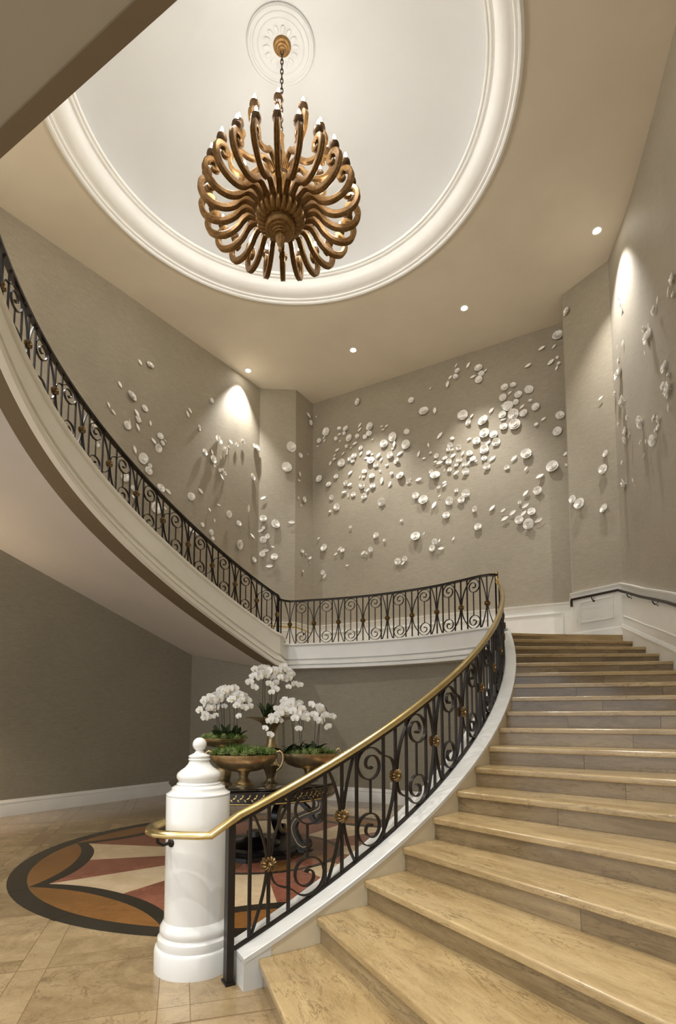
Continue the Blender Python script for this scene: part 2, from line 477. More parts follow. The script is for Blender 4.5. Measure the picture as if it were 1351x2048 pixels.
for t in np.linspace(.04, 1, 24): dp.append((RD*math.cos(t*PI/2)+.0, ZD+(ZA-ZD)*math.sin(t*PI/2)))
MB().lathe([(r, z) for r, z in dp], 128, cc).build('dome', 'dome', ce, True, 80)
rp = [(.47, ZA-.0), (.475, ZA-.035), (.455, ZA-.055), (.43, ZA-.05), (.42, ZA-.036), (.40, ZA-.036), (.39, ZA-.046), (.375, ZA-.036), (.33, ZA-.034), (.32, ZA-.042), (.31, ZA-.034), (.2, ZA-.036), (.15, ZA-.045), (.05, ZA-.045)]
cm = MB().lathe(rp, 72, cc).build('ceiling_medallion', 'dome', ce, True, 35)
for i in range(14):
    a = 2*PI*i/14
    T = Matrix.Translation((CEN[0]+.2*math.cos(a), CEN[1]+.2*math.sin(a), ZA-.045)) @ Matrix.Rotation(a, 4, 'Z') @ Matrix.Diagonal((.05, .03, .008, 1))
    b = MB(); b.lathe([(0, -1), (.5, -.85), (.9, -.4), (1, 0)], 10)
    b.v = [tuple(T @ Vector(p)) for p in b.v]
    b.build('acanthus_leaf', 'dome', cm, True, 60)

# gallery slab of the second floor
ed = np.array([.871, -.491]); en = np.array([.491, .871])
E0 = atz(355, 0, 5.6)[:2]; 
def gal(u, v): return E0 + ed * u + en * v
BW = .115
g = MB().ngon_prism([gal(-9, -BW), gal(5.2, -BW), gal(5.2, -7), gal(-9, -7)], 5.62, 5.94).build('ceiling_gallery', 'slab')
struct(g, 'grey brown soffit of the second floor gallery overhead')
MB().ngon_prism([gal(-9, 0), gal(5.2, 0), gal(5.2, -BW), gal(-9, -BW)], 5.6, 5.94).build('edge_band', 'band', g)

# baseboards
def rail_along(poly, zf, prof, name, mat, parent=None, smooth=True):
    """profile (out, dz) swept along polyline, out = to the right of travel (into the room)"""
    P = [np.array(p, float) for p in poly]; n = len(P); rings = []
    nr = []
    for i in range(n):
        ts = []
        if i > 0: d = P[i]-P[i-1]; ts.append(d/np.linalg.norm(d))
        if i < n-1: d = P[i+1]-P[i]; ts.append(d/np.linalg.norm(d))
        ns = [np.array([t[1], -t[0]]) for t in ts]; m = sum(ns); m = m/np.linalg.norm(m); m = m/max(.35, np.dot(m, ns[0])); nr.append(m)
    for i in range(n):
        z = zf(i) if callable(zf) else zf
        rings.append([(P[i][0]+nr[i][0]*o, P[i][1]+nr[i][1]*o, z+dz) for o, dz in prof])
    return MB().loft(rings).build(name, mat, parent, smooth, 30)
BP = [(-.01, 0), (.028, 0), (.028, .17), (.022, .19), (.026, .205), (.022, .225), (.010, .245), (.008, .262), (-.01, .262)]
struct(rail_along(LL, 0, BP, 'baseboard_left', 'white'), 'white molded baseboard along the olive wall')
struct(rail_along(bl, 0, BP, 'baseboard_back', 'white'), 'white molded baseboard under the landing')

# ================================================================== lower staircase
def ang(k): return math.radians(np.interp(k, [1, 3, 4, 6, 8, 11, 14, 16, 18], [-71, -59.5, -55.5, -45.5, -34, -20, -8.2, 1.5, 10.4]))
def hit_wall(p, d, poly):
    best = None
    for a, b in zip(poly[:-1], poly[1:]):
        e = b - a; den = d[0]*(-e[1]) + d[1]*e[0]
        if abs(den) < 1e-9: continue
        w = a - p
        t = (w[0]*(-e[1]) + w[1]*e[0]) / den; s = (d[0]*w[1] - d[1]*w[0]) / den
        if t > .2 and -1e-6 <= s <= 1+1e-6 and (best is None or t < best): best = t
    return best
def outer(k):
    p = nose(k); d = np.array([math.cos(ang(k)), math.sin(ang(k))])
    t = hit_wall(p, d, WR)
    return p, d, (t if t else 4.0)
sl = empty('staircase', (nose(1)[0], nose(1)[1], 0))
tag(sl, 'broad curved staircase of golden beige marble rising from the newel post to the landing', 'staircase')
OUTK = {}
for k in range(1, 19):
    p, d, w = outer(k); OUTK[k] = p + d * w
    if k < 18: p2, d2, w2 = outer(k+1); back_in, back_out = p2, p2 + d2*w2
    else: back_in, back_out = p + noset(k)*.42, p + d*w + noset(k)*.35
    a = ang(k); z = k * R
    Mx = Matrix.Translation((p[0], p[1], z)) @ Matrix.Rotation(a, 4, 'Z')
    inv = Mx.inverted()
    bi = inv @ Vector((back_in[0], back_in[1], z)); bo = inv @ Vector((back_out[0], back_out[1], z))
    TH = .048; ov = .028
    def dirv(q0, q1):
        q = Vector((q1.x-q0.x, q1.y-q0.y, 0)); return q.normalized()
    # tread profile rounded at the nose, from local y=-0 (nose) to the riser above plus overlap
    nb = Vector((bi.x, bi.y, 0)); no = Vector((bo.x, bo.y, 0)); w = (Vector((w, 0, 0))).x
    ex = .05
    rings = []
    for x0, bx in ((-.015, nb), (w + .06, no)):
        r = TH/2
        ring = []
        for q in range(5):
            t = PI/2 + PI/2*q/4
            ring.append((x0, .013 + .013*math.cos(t), -.013 + .013*math.sin(t)))
        ring.append((x0, .002, -TH+.006)); ring.append((x0, .008, -TH))
        lowy = bx.y + ex
        xb = bx.x + (x0 if x0 < 0 else .06)
        ring.append((xb, lowy, -TH)); ring.append((xb, lowy, 0))
        rings.append(ring)
    MB().loft(rings).build('tread', 'tread', sl, True, 40, Mx)
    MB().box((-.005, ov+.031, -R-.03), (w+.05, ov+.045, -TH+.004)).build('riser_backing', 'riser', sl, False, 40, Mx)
    # riser below this tread in pieces
    nj = [[0, .34, .78, 1], [0, .52, 1], [0, .28, .66, 1], [0, .45, .88, 1]][k % 4]
    rh = R - TH
    for j in range(len(nj)-1):
        xa, xb = nj[j]*w + (.0 if j else -.01), nj[j+1]*w + (0 if j < len(nj)-2 else .05)
        gpx = .0012
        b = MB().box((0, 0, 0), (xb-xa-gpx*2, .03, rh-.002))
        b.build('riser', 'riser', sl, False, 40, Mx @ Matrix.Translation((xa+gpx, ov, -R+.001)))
# solid core below the treads so that no gaps show
rings = []
for k in np.linspace(1.0, 18.4, 40):
    kc = min(k, 18); p, d, w = outer(kc); q = p + d*w
    zt = max(.0, (k-1)*R - .06)
    rings.append([(p[0], p[1], -.02), (q[0], q[1], -.02), (q[0], q[1], zt), (p[0], p[1], zt)])
# curb
u0, u1 = low_u(.80), low.L
sweep(low, u0, u1, 90, [(-BO, -.30), (-BO, -.03), (.12, -.03), (.12, 0, 0.0), (.0, 0, 0.0), (.0, -.30)]).build('curb', 'curbside', sl, True, 30)
sweep(low, u0-.012, u1, 90, [(-BO-.014, -.032), (-BO-.014, -.004), (-BO-.008, .0), (.128, .0), (.134, -.004), (.134, -.032)]).build('curb_cap', 'curbcap', sl, True, 30)
# front block of the curb, down to the floor
a0 = low.off(u0-.012, -BO-.012); 
pp = [low.off(u, o)[:2] for u, o in ((u0-.012, -BO-.013), (u0-.012, .132), (u0+.16, .132), (u0+.16, -BO-.005))]
zt0 = low.xyz(u0)[2]-.03; zt1 = low.xyz(u0+.16)[2]-.03
vs = [(p[0], p[1], 0) for p in pp] + [(pp[0][0], pp[0][1], zt0), (pp[1][0], pp[1][1], zt0), (pp[2][0], pp[2][1], zt1), (pp[3][0], pp[3][1], zt1)]
MB().add(vs, [(3,2,1,0),(4,5,6,7),(0,1,5,4),(1,2,6,5),(2,3,7,6),(3,0,4,7)]).build('curb_end_block', 'curbcap', sl)

# ================================================================== landing and upper staircase
su = empty('staircase', (corner[0], corner[1], LAND))
tag(su, 'upper flight with cream stringer and smooth soffit sweeping up to the left from the landing', 'staircase')
lpoly = [land.off(u, -.05)[:2] for u in np.linspace(0, land.L, 24)]
lpoly += [np.array(p) for p in [(-1.92, 12.71), (-1.04, 12.77), (-.65, 13.37), (4.61, 10.48), (4.31, 9.75), (4.80, 8.96)]]
MB().ngon_prism(lpoly, LAND-.2, LAND).build('landing_slab', 'tread', su)
FP = [(.0, -.02), (.0, .0), (.125, .0), (.142, -.010), (.146, -.026), (.132, -.040), (.092, -.044), (.092, -.056), (.104, -.060), (.104, -.285), (.132, -.287), (.134, -.312), (.084, -.318), (.084, -.336), (.118, -.342), (.132, -.36), (.152, -.39), (.156, -.42), (.098, -.426), (.098, -.442), (.172, -.446), (.172, -.50), (-.11, -.50), (-.11, -.02)]
sweep(land, -.12, land.L, 70, FP).build('landing_fascia', 'white', su, True, 12)
sc_ = 1.10
UPF = [(o, dz * 1.30) for o, dz in FP[:-2]] + [(.09, -.65), (.09, -.12), (-.11, -.12), (-.11, -.02)]
uA, uB = 0.0, up_u(12.2)
sweep(upp, uA, uB, 90, UPF).build('stringer', 'cream', su, True, 12)
# treads of the upper flight
n_up = 18
for i in range(n_up):
    n0 = -.3 + 12.3 * i / n_up; n1 = -.3 + 12.3 * (i+1) / n_up
    a, b = upp.off(up_u(n0), -.11), upp.off(up_u(n1), -.11)
    na, nb_ = upp.nrm(up_u(n0)), upp.nrm(up_u(n1))
    ta = hit_wall(a[:2], -na, WL) or 2.0; tb = hit_wall(b[:2], -nb_, WL) or 2.0
    if i < 4: ta, tb = min(ta, 1.45), min(tb, 1.45)
    ca, cb = a[:2]-na*ta, b[:2]-nb_*tb
    z = LAND + (i+1) * R
    MB().ngon_prism([a[:2], b[:2], cb, ca], z - .05, z).build('tread', 'tread', su)
# soffit: ruled from the stringer foot to the wall below
def wall_soffit(t):      # t 0 at the corner, 1 further up
    q = LL[2] + (LL[1]-LL[2]) * t
    z = 2.97 + (4.27-2.97) * t
    return np.array([q[0], q[1], z])
rs, rb, = [], []
for t in np.linspace(0, 1, 48):
    u = uA + (up_u(12.2)-uA) * t
    a = upp.off(u, .10, -.645); w = wall_soffit(t * 1.42)
    d = w - a; L_ = np.linalg.norm(d[:2]); m = a + d * (.42 / L_)
    e = a.copy(); 
    rb.append([tuple(a), tuple(m), (m[0], m[1], m[2]+.04), (a[0], a[1], a[2]+.04)])
    rs.append([tuple(m + np.array([0, 0, -.004])), tuple(m + d*((L_-.42)*.5/L_)), tuple(w), (w[0], w[1], w[2]+.04), (m[0], m[1], m[2]+.04)])
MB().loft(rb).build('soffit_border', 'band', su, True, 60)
MB().loft(rs).build('soffit', 'soffit', su, True, 60)

# ================================================================== balustrades
ROS = None
def rosette_mesh():
    b = MB(); n = 12; r = .050
    ring0, ring1, ring2 = [], [], []
    seg = n * 4
    prof = [(0, .012), (.2, .010), (.3, .003), (.42, .010), (.75, .012), (.95, .004), (1.0, -.004), (.6, -.008), (0, -.008)]
    rows = []
    for i in range(seg):
        a = 2*PI*i/seg; sc = 1 - .16*abs(math.cos(n*a/2))**3; gr = -.010*abs(math.cos(n*a/2))**3
        rows.append([(r*p*(sc if p > .6 else 1)*math.cos(a), r*p*(sc if p > .6 else 1)*math.sin(a), z + (gr if .4 < p < .97 else 0)) for p, z in prof])
    rows.append(rows[0])
    b.loft([list(r_) for r_ in rows], False, False)
    return b.mesh('rosette', True, 50)
ROS = rosette_mesh(); ROS.materials.append(M['rosette'])
bt = MB().lathe([(.0001, .020), (.006, .0185), (.009, .014), (.009, .006)], 10).mesh('rosette_button', True); bt.materials.append(M['brass'])

def balustrade(path, ros, H, hr, name, label, dark=False, u_start=None, u_end=None, end_bars=()):
    base = path.xyz(ros[0][0])
    root = empty(name, (base[0], base[1], base[2])); tag(root, label, 'railing')
    bw = .019
    def P(u, h, uref=None):
        p = path.xyz(u); 
        if uref is not None: p[2] = path.xyz(uref)[2]
        return np.array([p[0], p[1], p[2] + h])
    def nv(u): n = path.nrm(u); return np.array([n[0], n[1], 0])
    def bar(u, h0=0.0, h1=None, w=bw, nm='bar'):
        h1 = H - .03 if h1 is None else h1
        MB().strip([P(u, h0), P(u, h1)], [nv(u), nv(u)], w, w).build(nm, 'iron', root)
    us, ue = (ros[0][0] if u_start is None else u_start), (ros[-1][0] if u_end is None else u_end)
    nU = max(8, int((ue-us)/.12))
    uu = np.linspace(us, ue, nU)
    MB().strip([P(u, .008) for u in uu], [nv(u) for u in uu], .034, .014).build('bottom_rail', 'iron', root)
    MB().strip([P(u, H-(.022 if dark else .035)) for u in uu], [nv(u) for u in uu], .066 if dark else .036, .034 if dark else .012).build('under_rail', 'iron', root)
    slope = lambda u: (path.xyz(u+.1)[2]-path.xyz(u-.1)[2])/.2
    n = len(ros)
    for i, (u, ty) in enumerate(ros):
        bar(u, nm='bar')
        # rosettes on both faces
        for sgn in (1, -1):
            t = path.tan(u); nn = path.nrm(u) * sgn; tt = np.array([t[0], t[1]]) * (-sgn)
            p = P(u, hr) + np.array([nn[0], nn[1], 0]) * .022
            Mx = Matrix(((tt[0], 0, nn[0], p[0]), (tt[1], 0, nn[1], p[1]), (0, 1, 0, p[2]), (0, 0, 0, 1)))
            ro = place(ROS, 'rosette', root, Mx); place(bt, 'rosette_button', ro, Mx)
        for side in (1, -1):
            j = i + side
            has = 0 <= j < n and abs(ros[j][0]-u) < .8
            d = abs(ros[j][0]-u) if has else .54
            lim = (ue-u) if side > 0 else (u-us)
            if ty == 'B' and has:
                uc = u + side*d/2; Rr = d/4*.95
                cs = math.cos(math.atan(slope(uc)))
                zU = H - .045 - Rr/cs; zL = .02 + Rr/cs
                def spiral(sign, zc):
                    out = []
                    for tau in np.linspace(0, 620, 46):
                        th = math.radians(135 - tau)
                        rr = Rr if tau < 140 else Rr*(1-(tau-140)/480*.86)
                        out.append((uc + side*rr*math.cos(th), zc + sign*rr*math.sin(th), uc))
                    return out
                up_s = spiral(1, zU); lo_s = spiral(-1, zL)
                zref = path.xyz(uc)[2]-path.xyz(u)[2]
                def arm(sp, sign):
                    s0 = sp[0]; p0 = np.array([u+side*.012, hr+sign*.02]); p3 = np.array([s0[0], s0[1]+zref])
                    p1 = p0 + np.array([side*.006, sign*.17]); p2 = p3 - np.array([side*.75, sign*.75])*Rr*.7
                    out = []
                    for t in np.linspace(0, .94, 9):
                        q = (1-t)**3*p0+3*(1-t)**2*t*p1+3*(1-t)*t*t*p2+t**3*p3
                        out.append((q[0], q[1], u))
                    return out
                seq = up_s[::-1] + arm(up_s, 1)[::-1] + arm(lo_s, -1) + lo_s
                pts = [P(q[0], q[1], q[2]) for q in seq]; nn = [nv(q[0]) for q in seq]
                m = len(seq); wt = [.009 + .012*max(0, 1-min(k_, m-1-k_)/6) for k_ in range(m)]
                MB().strip(pts, nn, .028, wt).build('scroll', 'iron', root, True, 50)
                z1 = min(q[1] for q in up_s); z0 = max(q[1] for q in lo_s)
                bar(uc, z0-.002, z1+.002, .014, 'scroll_tie')
            else:
                hw = min(d/4*.92, max(.03, lim-.012))
                for_pts = []
                for h in np.linspace(.012, H-.045, 15):
                    e = (h-hr)/(H-hr) if h > hr else (hr-h)/hr
                    q = .012 + (hw-.012)*abs(e)**1.7
                    for_pts.append((u+side*q, h))
                # keep the curve inside the sloped rails
                pts = [P(a, h) for a, h in for_pts]
                MB().strip(pts, [nv(a) for a, h in for_pts], .024, .012).build('curved_bar', 'iron', root, True, 50)
        if i < n-1 and abs(ros[i+1][0]-u) < .8:
            d = ros[i+1][0]-u
            bar(u + d/4); bar(u + 3*d/4)
    for u in end_bars: bar(u)
    return root, P, nv

def handrail(pts, root, name='handrail', thin=False):
    """moulded brass rail swept along 3-d points"""
    pts = [np.array(p, float) for p in pts]; rings = []
    prof = [(-.030, -.012), (-.033, .0), (-.030, .010), (-.022, .016), (-.016, .024), (0, .028), (.016, .024), (.022, .016), (.030, .010), (.033, .0), (.030, -.012), (.018, -.018), (-.018, -.018)]
    if thin: prof = [(-.024, -.008), (-.024, -.002), (-.016, .001), (0, .002), (.016, .001), (.024, -.002), (.024, -.008)]
    for i, p in enumerate(pts):
        t = pts[min(i+1, len(pts)-1)]-pts[max(i-1, 0)]; t = t/(np.linalg.norm(t)+1e-9)
        h = np.array([t[0], t[1], 0]); h = h/(np.linalg.norm(h)+1e-9)
        n = np.array([-h[1], h[0], 0]); up = np.cross(t, n)*1.0
        if up[2] < 0: up = -up
        rings.append([p + n*a + up*b for a, b in prof])
    return MB().loft(rings).build(name, 'brass', root, True, 45)

# lower flight
HL, HRL = .79, .39
k_ros = [1.30 + 1.475*i for i in range(12)]
rosL = [(low_u(k), 'B' if i % 2 == 0 else 'A') for i, k in enumerate(k_ros) if k < 17.9]
usL = low_u(.74)
rootL, PLf, _ = balustrade(low, rosL, HL, HRL, 'stair_balustrade', 'dark iron scroll balustrade with brass handrail climbing the lower flight', u_start=usL, u_end=low.L-.02, end_bars=(low_u(.98), low.L-.06))
# start post
pu = usL
p0 = low.xyz(pu); nn = low.nrm(pu); tt = low.tan(pu)
Mx = Matrix(((tt[0], nn[0], 0, p0[0]-tt[0]*.03), (tt[1], nn[1], 0, p0[1]-tt[1]*.03), (0, 0, 1, 0), (0, 0, 0, 1)))
MB().box((-.022, -.034, 0.0), (.022, .034, HL+p0[2]-.03), Mx).build('post', 'iron', rootL)
MB().box((-.03, -.05, 0.0), (.03, .05, .012), Mx).build('post_foot', 'iron', rootL)
NEW = np.array([-.925, 3.64])
rail = [(q[0]+.045, q[1], q[2]+.016) for q in [(-1.165, 3.77, .875), (-1.205, 3.70, .872), (-1.228, 3.60, .87), (-1.232, 3.50, .87), (-1.20, 3.395, .87), (-1.13, 3.315, .87), (-1.04, 3.285, .87), (-.95, 3.272, .87), (-.86, 3.262, .87), (-.80, 3.258, .872)]]
rail += [tuple(PLf(u, HL)) for u in np.linspace(usL + .02, low.L - .05, 70)]
zt = low.xyz(low.L)[2] + HL
e0 = low.off(low.L, 0); e1 = land.off(.04, 0)
handrail(rail, rootL)
# small upright easing where the rail meets the taller landing rail
MB().tube([(e1[0], e1[1], zt-.03), (e1[0], e1[1], 3.05+.90+.03)], .030, 10).build('rail_riser', 'brass', rootL, True)
MB().lathe([(0, .05), (.03, .045), (.038, .03), (.03, .012), (.036, 0), (.03, -.012)], 14, (e1[0], e1[1], zt)).build('rail_collar', 'brass', rootL, True)
# landing
HLa, HRLa = .90, .41
lu = sorted([land.find(p[0], p[1]) for p in LR])
lu = list(np.linspace(lu[0], lu[-1], 9))
rosLa = [(u, 'A' if i % 2 == 0 else 'B') for i, u in enumerate(lu)]
rootM, PMf, _ = balustrade(land, rosLa, HLa, HRLa, 'stair_balustrade', 'dark iron scroll balustrade along the front edge of the landing', True, u_start=.04, u_end=land.L-.01, end_bars=(.06, land.L-.04))
handrail([tuple(PMf(u, HLa)) for u in np.linspace(.03, land.L, 40)], rootM, thin=True)
# upper flight
HU = .79
rosU = [(up_u(i), 'A' if i % 2 == 0 else 'B') for i in range(12)]
rootU, PUf, _ = balustrade(upp, rosU, HU, UHR, 'stair_balustrade', 'dark iron scroll balustrade sweeping up the left flight', True, u_start=.02, u_end=up_u(12.1), end_bars=(.05, up_u(12.0)))
handrail([tuple(PMf(land.L, HLa))] + [tuple(PUf(u, HU)) for u in np.linspace(.10, up_u(12.2), 60)], rootU, thin=True)

# ================================================================== newel post
nw = empty('newel_post', (NEW[0], NEW[1], 0)); tag(nw, 'white turned newel column with ball finial at the foot of the stairs', 'post')
nc = (NEW[0], NEW[1], 0)
MB().lathe([(.05, 0), (.256, 0), (.256, .125), (.250, .138), (.236, .146), (.240, .165), (.236, .195), (.222, .208), (.218, .215), (.226, .235), (.222, .262), (.208, .285), (.200, .30)], 64, nc).build('base', 'newel', nw, True, 35)
MB().lathe([(.200, .295), (.200, .34), (.202, .7), (.206, 1.075), (.200, 1.088)], 64, nc).build('shaft', 'newel', nw, True, 35)
MB().lathe([(.206, 1.082), (.206, 1.09), (.178, 1.108), (.174, 1.116), (.172, 1.13), (.150, 1.142), (.142, 1.146)], 64, nc).build('shoulder', 'newel', nw, True, 35)
MB().lathe([(.14, 1.142), (.143, 1.152), (.136, 1.162), (.128, 1.166), (.132, 1.172), (.142, 1.19), (.144, 1.205), (.138, 1.222), (.118, 1.24), (.092, 1.258), (.074, 1.278), (.066, 1.295), (.066, 1.302), (.072, 1.308), (.070, 1.316), (.062, 1.320), (.070, 1.326), (.070, 1.334), (.055, 1.342), (.036, 1.350), (.026, 1.362), (.024, 1.372)], 48, nc).build('cap', 'newel', nw, True, 35)
pb = [(.024, 1.37)] + [(.046*math.sin(t), 1.408-.046*math.cos(t)) for t in np.linspace(.5, PI, 16)]
MB().lathe(pb, 32, nc).build('finial', 'newel', nw, True, 60)
bd = np.array([-.62, -.78])
bp = NEW + bd * .205
bk = MB().lathe([(0, -.012), (.026, -.012), (.03, -.004), (.026, .006), (.012, .012), (.0, .014)], 16)
Mb = Matrix.Translation((bp[0], bp[1], .80)) @ Vector((bd[0], bd[1], 0)).to_track_quat('Z', 'Y').to_matrix().to_4x4()
bk.v = [tuple(Mb @ Vector(p)) for p in bk.v]
bk.tube([(bp[0], bp[1], .80), (bp[0]+bd[0]*.06, bp[1]+bd[1]*.06, .797), (bp[0]+bd[0]*.095, bp[1]+bd[1]*.095, .82), (bp[0]+bd[0]*.10, bp[1]+bd[1]*.10, .86)], .011, 8)
bk.build('rail_bracket', 'iron', rootL, True, 50)

# ================================================================== wainscot
WP = [(-.005, 0), (.022, 0), (.022, .62), (-.005, .62)]
CAPP = [(-.005, -.10), (.022, -.10), (.026, -.055), (.034, -.05), (.038, -.034), (.05, -.028), (.056, -.012), (.056, .0), (-.005, .0)]
def lerp_poly(poly, step=.25):
    out = [poly[0]]
    for a, b in zip(poly[:-1], poly[1:]):
        m = max(1, int(np.linalg.norm(b-a)/step))
        for i in range(1, m+1): out.append(a+(b-a)*i/m)
    return out
def frame(parent, pa, pb, zl, zh, out=.03, w=.024, name='panel_frame'):
    """raised rectangular moulding on the wall between plan points pa, pb (wall on the left)"""
    t = (pb-pa)/np.linalg.norm(pb-pa); n = np.array([t[1], -t[0]])
    def Q(p, z, o): q = p + n*o; return np.array([q[0], q[1], z])
    b = MB(); nn = np.array([n[0], n[1], 0])
    def st(A, B):
        pts = [A, B]; b.strip(pts, [nn, nn], .016, w)
    za0, zb0 = zl; za1, zb1 = zh
    st(Q(pa, za0, out), Q(pb, zb0, out)); st(Q(pa, za1, out), Q(pb, zb1, out))
    st(Q(pa, za0-w/2, out), Q(pa, za1+w/2, out)); st(Q(pb, zb0-w/2, out), Q(pb, zb1+w/2, out))
    return b.build(name, 'white', parent)
back_poly = PL + [WB[1]] + PR[1:]
full = [np.array(p) for p in [(-1.92, 12.71), (-1.04, 12.77), (-.65, 13.37), (4.61, 10.48), (4.31, 9.75), (4.80, 8.96)]]
CH = 3.86
t1 = rail_along(full, LAND, [(-.005, 0), (.022, 0), (.022, CH-LAND-.05), (-.005, CH-LAND-.05)], 'trim_1', 'white'); struct(t1, 'white painted wainscot around the landing')
rail_along(full, CH, CAPP, 'chair_rail', 'white', t1)
rail_along(full, LAND, [(-.005, 0), (.036, 0), (.036, .13), (.028, .15), (.022, .165), (-.005, .165)], 'skirting', 'white', t1)
for i in range(4):
    a = WB[0] + (WB[1]-WB[0])*(.03 + i*.2425); b = WB[0] + (WB[1]-WB[0])*(.03 + i*.2425 + .2125)
    frame(t1, a, b, (LAND+.27, LAND+.27), (CH-.2, CH-.2))
frame(t1, PR[1]+(PR[2]-PR[1])*.16, PR[1]+(PR[2]-PR[1])*.82, (LAND+.32, LAND+.32), (CH-.2, CH-.2))
frame(t1, PL[0]+(PL[1]-PL[0])*.14, PL[0]+(PL[1]-PL[0])*.86, (LAND+.27, LAND+.27), (CH-.2, CH-.2))
# right wall, raked with the stairs
ko = list(range(18, 0, -1)); OP = [OUTK[k] for k in ko]
rwp = [WR[0]] + [p for p in OP[1:14]]
zr_ = [LAND] + [k*R for k in ko[1:14]]
zr_[1] = LAND - .14
t2 = rail_along(rwp, lambda i: zr_[i]-.2, [(-.005, 0), (.022, 0), (.022, 1.04), (-.005, 1.04)], 'trim_2', 'white'); struct(t2, 'white painted wainscot raking down beside the lower flight')
rail_along(rwp, lambda i: zr_[i]+.89, CAPP, 'chair_rail', 'white', t2)
rail_along(rwp, lambda i: zr_[i]+.0, [(-.005, -.2), (.036, -.2), (.036, .11), (.05, .12), (.052, .14), (.04, .15), (.036, .17), (.028, .19), (-.005, .20)], 'skirting', 'white', t2)
for i0, i1 in ((0, 5), (5, 9), (9, 13)):
    sub = range(i0, i1+1)
    A = rwp[i0] + (rwp[i0+1]-rwp[i0])*.18; Bq = rwp[i1]
    for zz_, nm in ((.33, 'panel_frame'), (.69, 'panel_frame')):
        pl = [A] + [rwp[i] for i in range(i0+1, i1)] + [rwp[i1-1] + (rwp[i1]-rwp[i1-1])*.8]
        zl = [zr_[i0]*.82+zr_[i0+1]*.18] + [zr_[i] for i in range(i0+1, i1)] + [zr_[i1-1]*.2+zr_[i1]*.8]
        rail_along(pl, lambda i, zl=zl, zz_=zz_: zl[i]+zz_, [(.02, -.012), (.034, -.010), (.038, 0), (.034, .010), (.02, .012)], nm, 'white', t2)
# left wall along the upper flight
lw = [WL[3] + (WL[2]-WL[3])*t for t in np.linspace(1, 0, 6)]
zl_ = [LAND + 1.15*(t) for t in np.linspace(1, 0, 6)]
t3 = rail_along(lw, lambda i: zl_[i]+.2, [(-.005, 0), (.022, 0), (.022, .64), (-.005, .64)], 'trim_3', 'white'); struct(t3, 'white painted wainscot raking up beside the upper flight')
rail_along(lw, lambda i: zl_[i]+.89, CAPP, 'chair_rail', 'white', t3)

# wall handrails
def bracket(root, p, n, drop=.055):
    b = MB()
    q = np.array(p) - np.array([0, 0, .02])
    wallp = q - np.array([n[0], n[1], 0])*.072 - np.array([0, 0, drop])
    mid = q - np.array([n[0], n[1], 0])*.02 - np.array([0, 0, drop])
    b.tube([wallp, mid, q - np.array([0, 0, .02]), q], .009, 6)
    Mq = Matrix.Translation(tuple(wallp)) @ Vector((n[0], n[1], 0)).to_track_quat('Z', 'Y').to_matrix().to_4x4()
    k = MB().lathe([(0, 0), (.034, 0), (.034, .008), (.02, .016), (0, .018)], 14)
    b.add([tuple(Mq @ Vector(v)) for v in k.v], k.f)
    b.build('rail_bracket', 'iron', root, True, 50)
def off_poly(poly, o):
    P = [np.array(p, float) for p in poly]; out = []
    for i in range(len(P)):
        ts = []
        if i > 0: d = P[i]-P[i-1]; ts.append(d/np.linalg.norm(d))
        if i < len(P)-1: d = P[i+1]-P[i]; ts.append(d/np.linalg.norm(d))
        ns = [np.array([t[1], -t[0]]) for t in ts]; m = sum(ns); m /= np.linalg.norm(m); m /= max(.5, np.dot(m, ns[0]))
        out.append((P[i]+m*o, m/np.linalg.norm(m)))
    return out
HRZ = .76
rp_ = [PR[1] + (PR[2]-PR[1])*.02, PR[2]] + rwp[1:]
rz = [LAND+HRZ, LAND+HRZ] + [z+HRZ for z in zr_[1:]]
of = off_poly(rp_, .085)
hr1 = empty('wall_handrail', (of[0][0][0], of[0][0][1], LAND)); tag(hr1, 'dark bronze wall handrail on brackets above the right wainscot', 'handrail')
pts = [(o[0][0], o[0][1], z) for o, z in zip(of, rz)]
tdir = of[0][0]-of[1][0]; tdir /= np.linalg.norm(tdir)
MB().tube([(pts[0][0]+tdir[0]*.0, pts[0][1]+tdir[1]*.0, pts[0][2]-.13), (pts[0][0], pts[0][1], pts[0][2]-.03), pts[0]] + pts[1:], .022, 10).build('rail', 'iron', hr1, True, 50)
for t in (.45,):
    q = np.array(pts[0])*(1-t)+np.array(pts[1])*t; bracket(hr1, q, of[0][1])
for i in (2, 4, 7, 10, 13):
    bracket(hr1, np.array(pts[i]), of[i][1])
lp_ = [lw[0], WL[3], PL[1], PL[1]+(PL[2]-PL[1])*.75]
lz = [zl_[0]+HRZ, LAND+HRZ+.04, LAND+HRZ, LAND+HRZ-.06]
of = off_poly(lp_, .085)
hr2 = empty('wall_handrail', (of[-1][0][0], of[-1][0][1], LAND)); tag(hr2, 'thin bronze wall handrail behind the landing balustrade at the left pilaster', 'handrail')
pts = [(o[0][0], o[0][1], z) for o, z in zip(of, lz)]
MB().tube(pts + [(pts[-1][0], pts[-1][1]+.05, pts[-1][2]-.01)], .02, 10).build('rail', 'brass', hr2, True, 50)
bracket(hr2, np.array(pts[2])*.35+np.array(pts[3])*.65, of[3][1]); bracket(hr2, np.array(pts[0])*.12+np.array(pts[1])*.88, of[0][1])

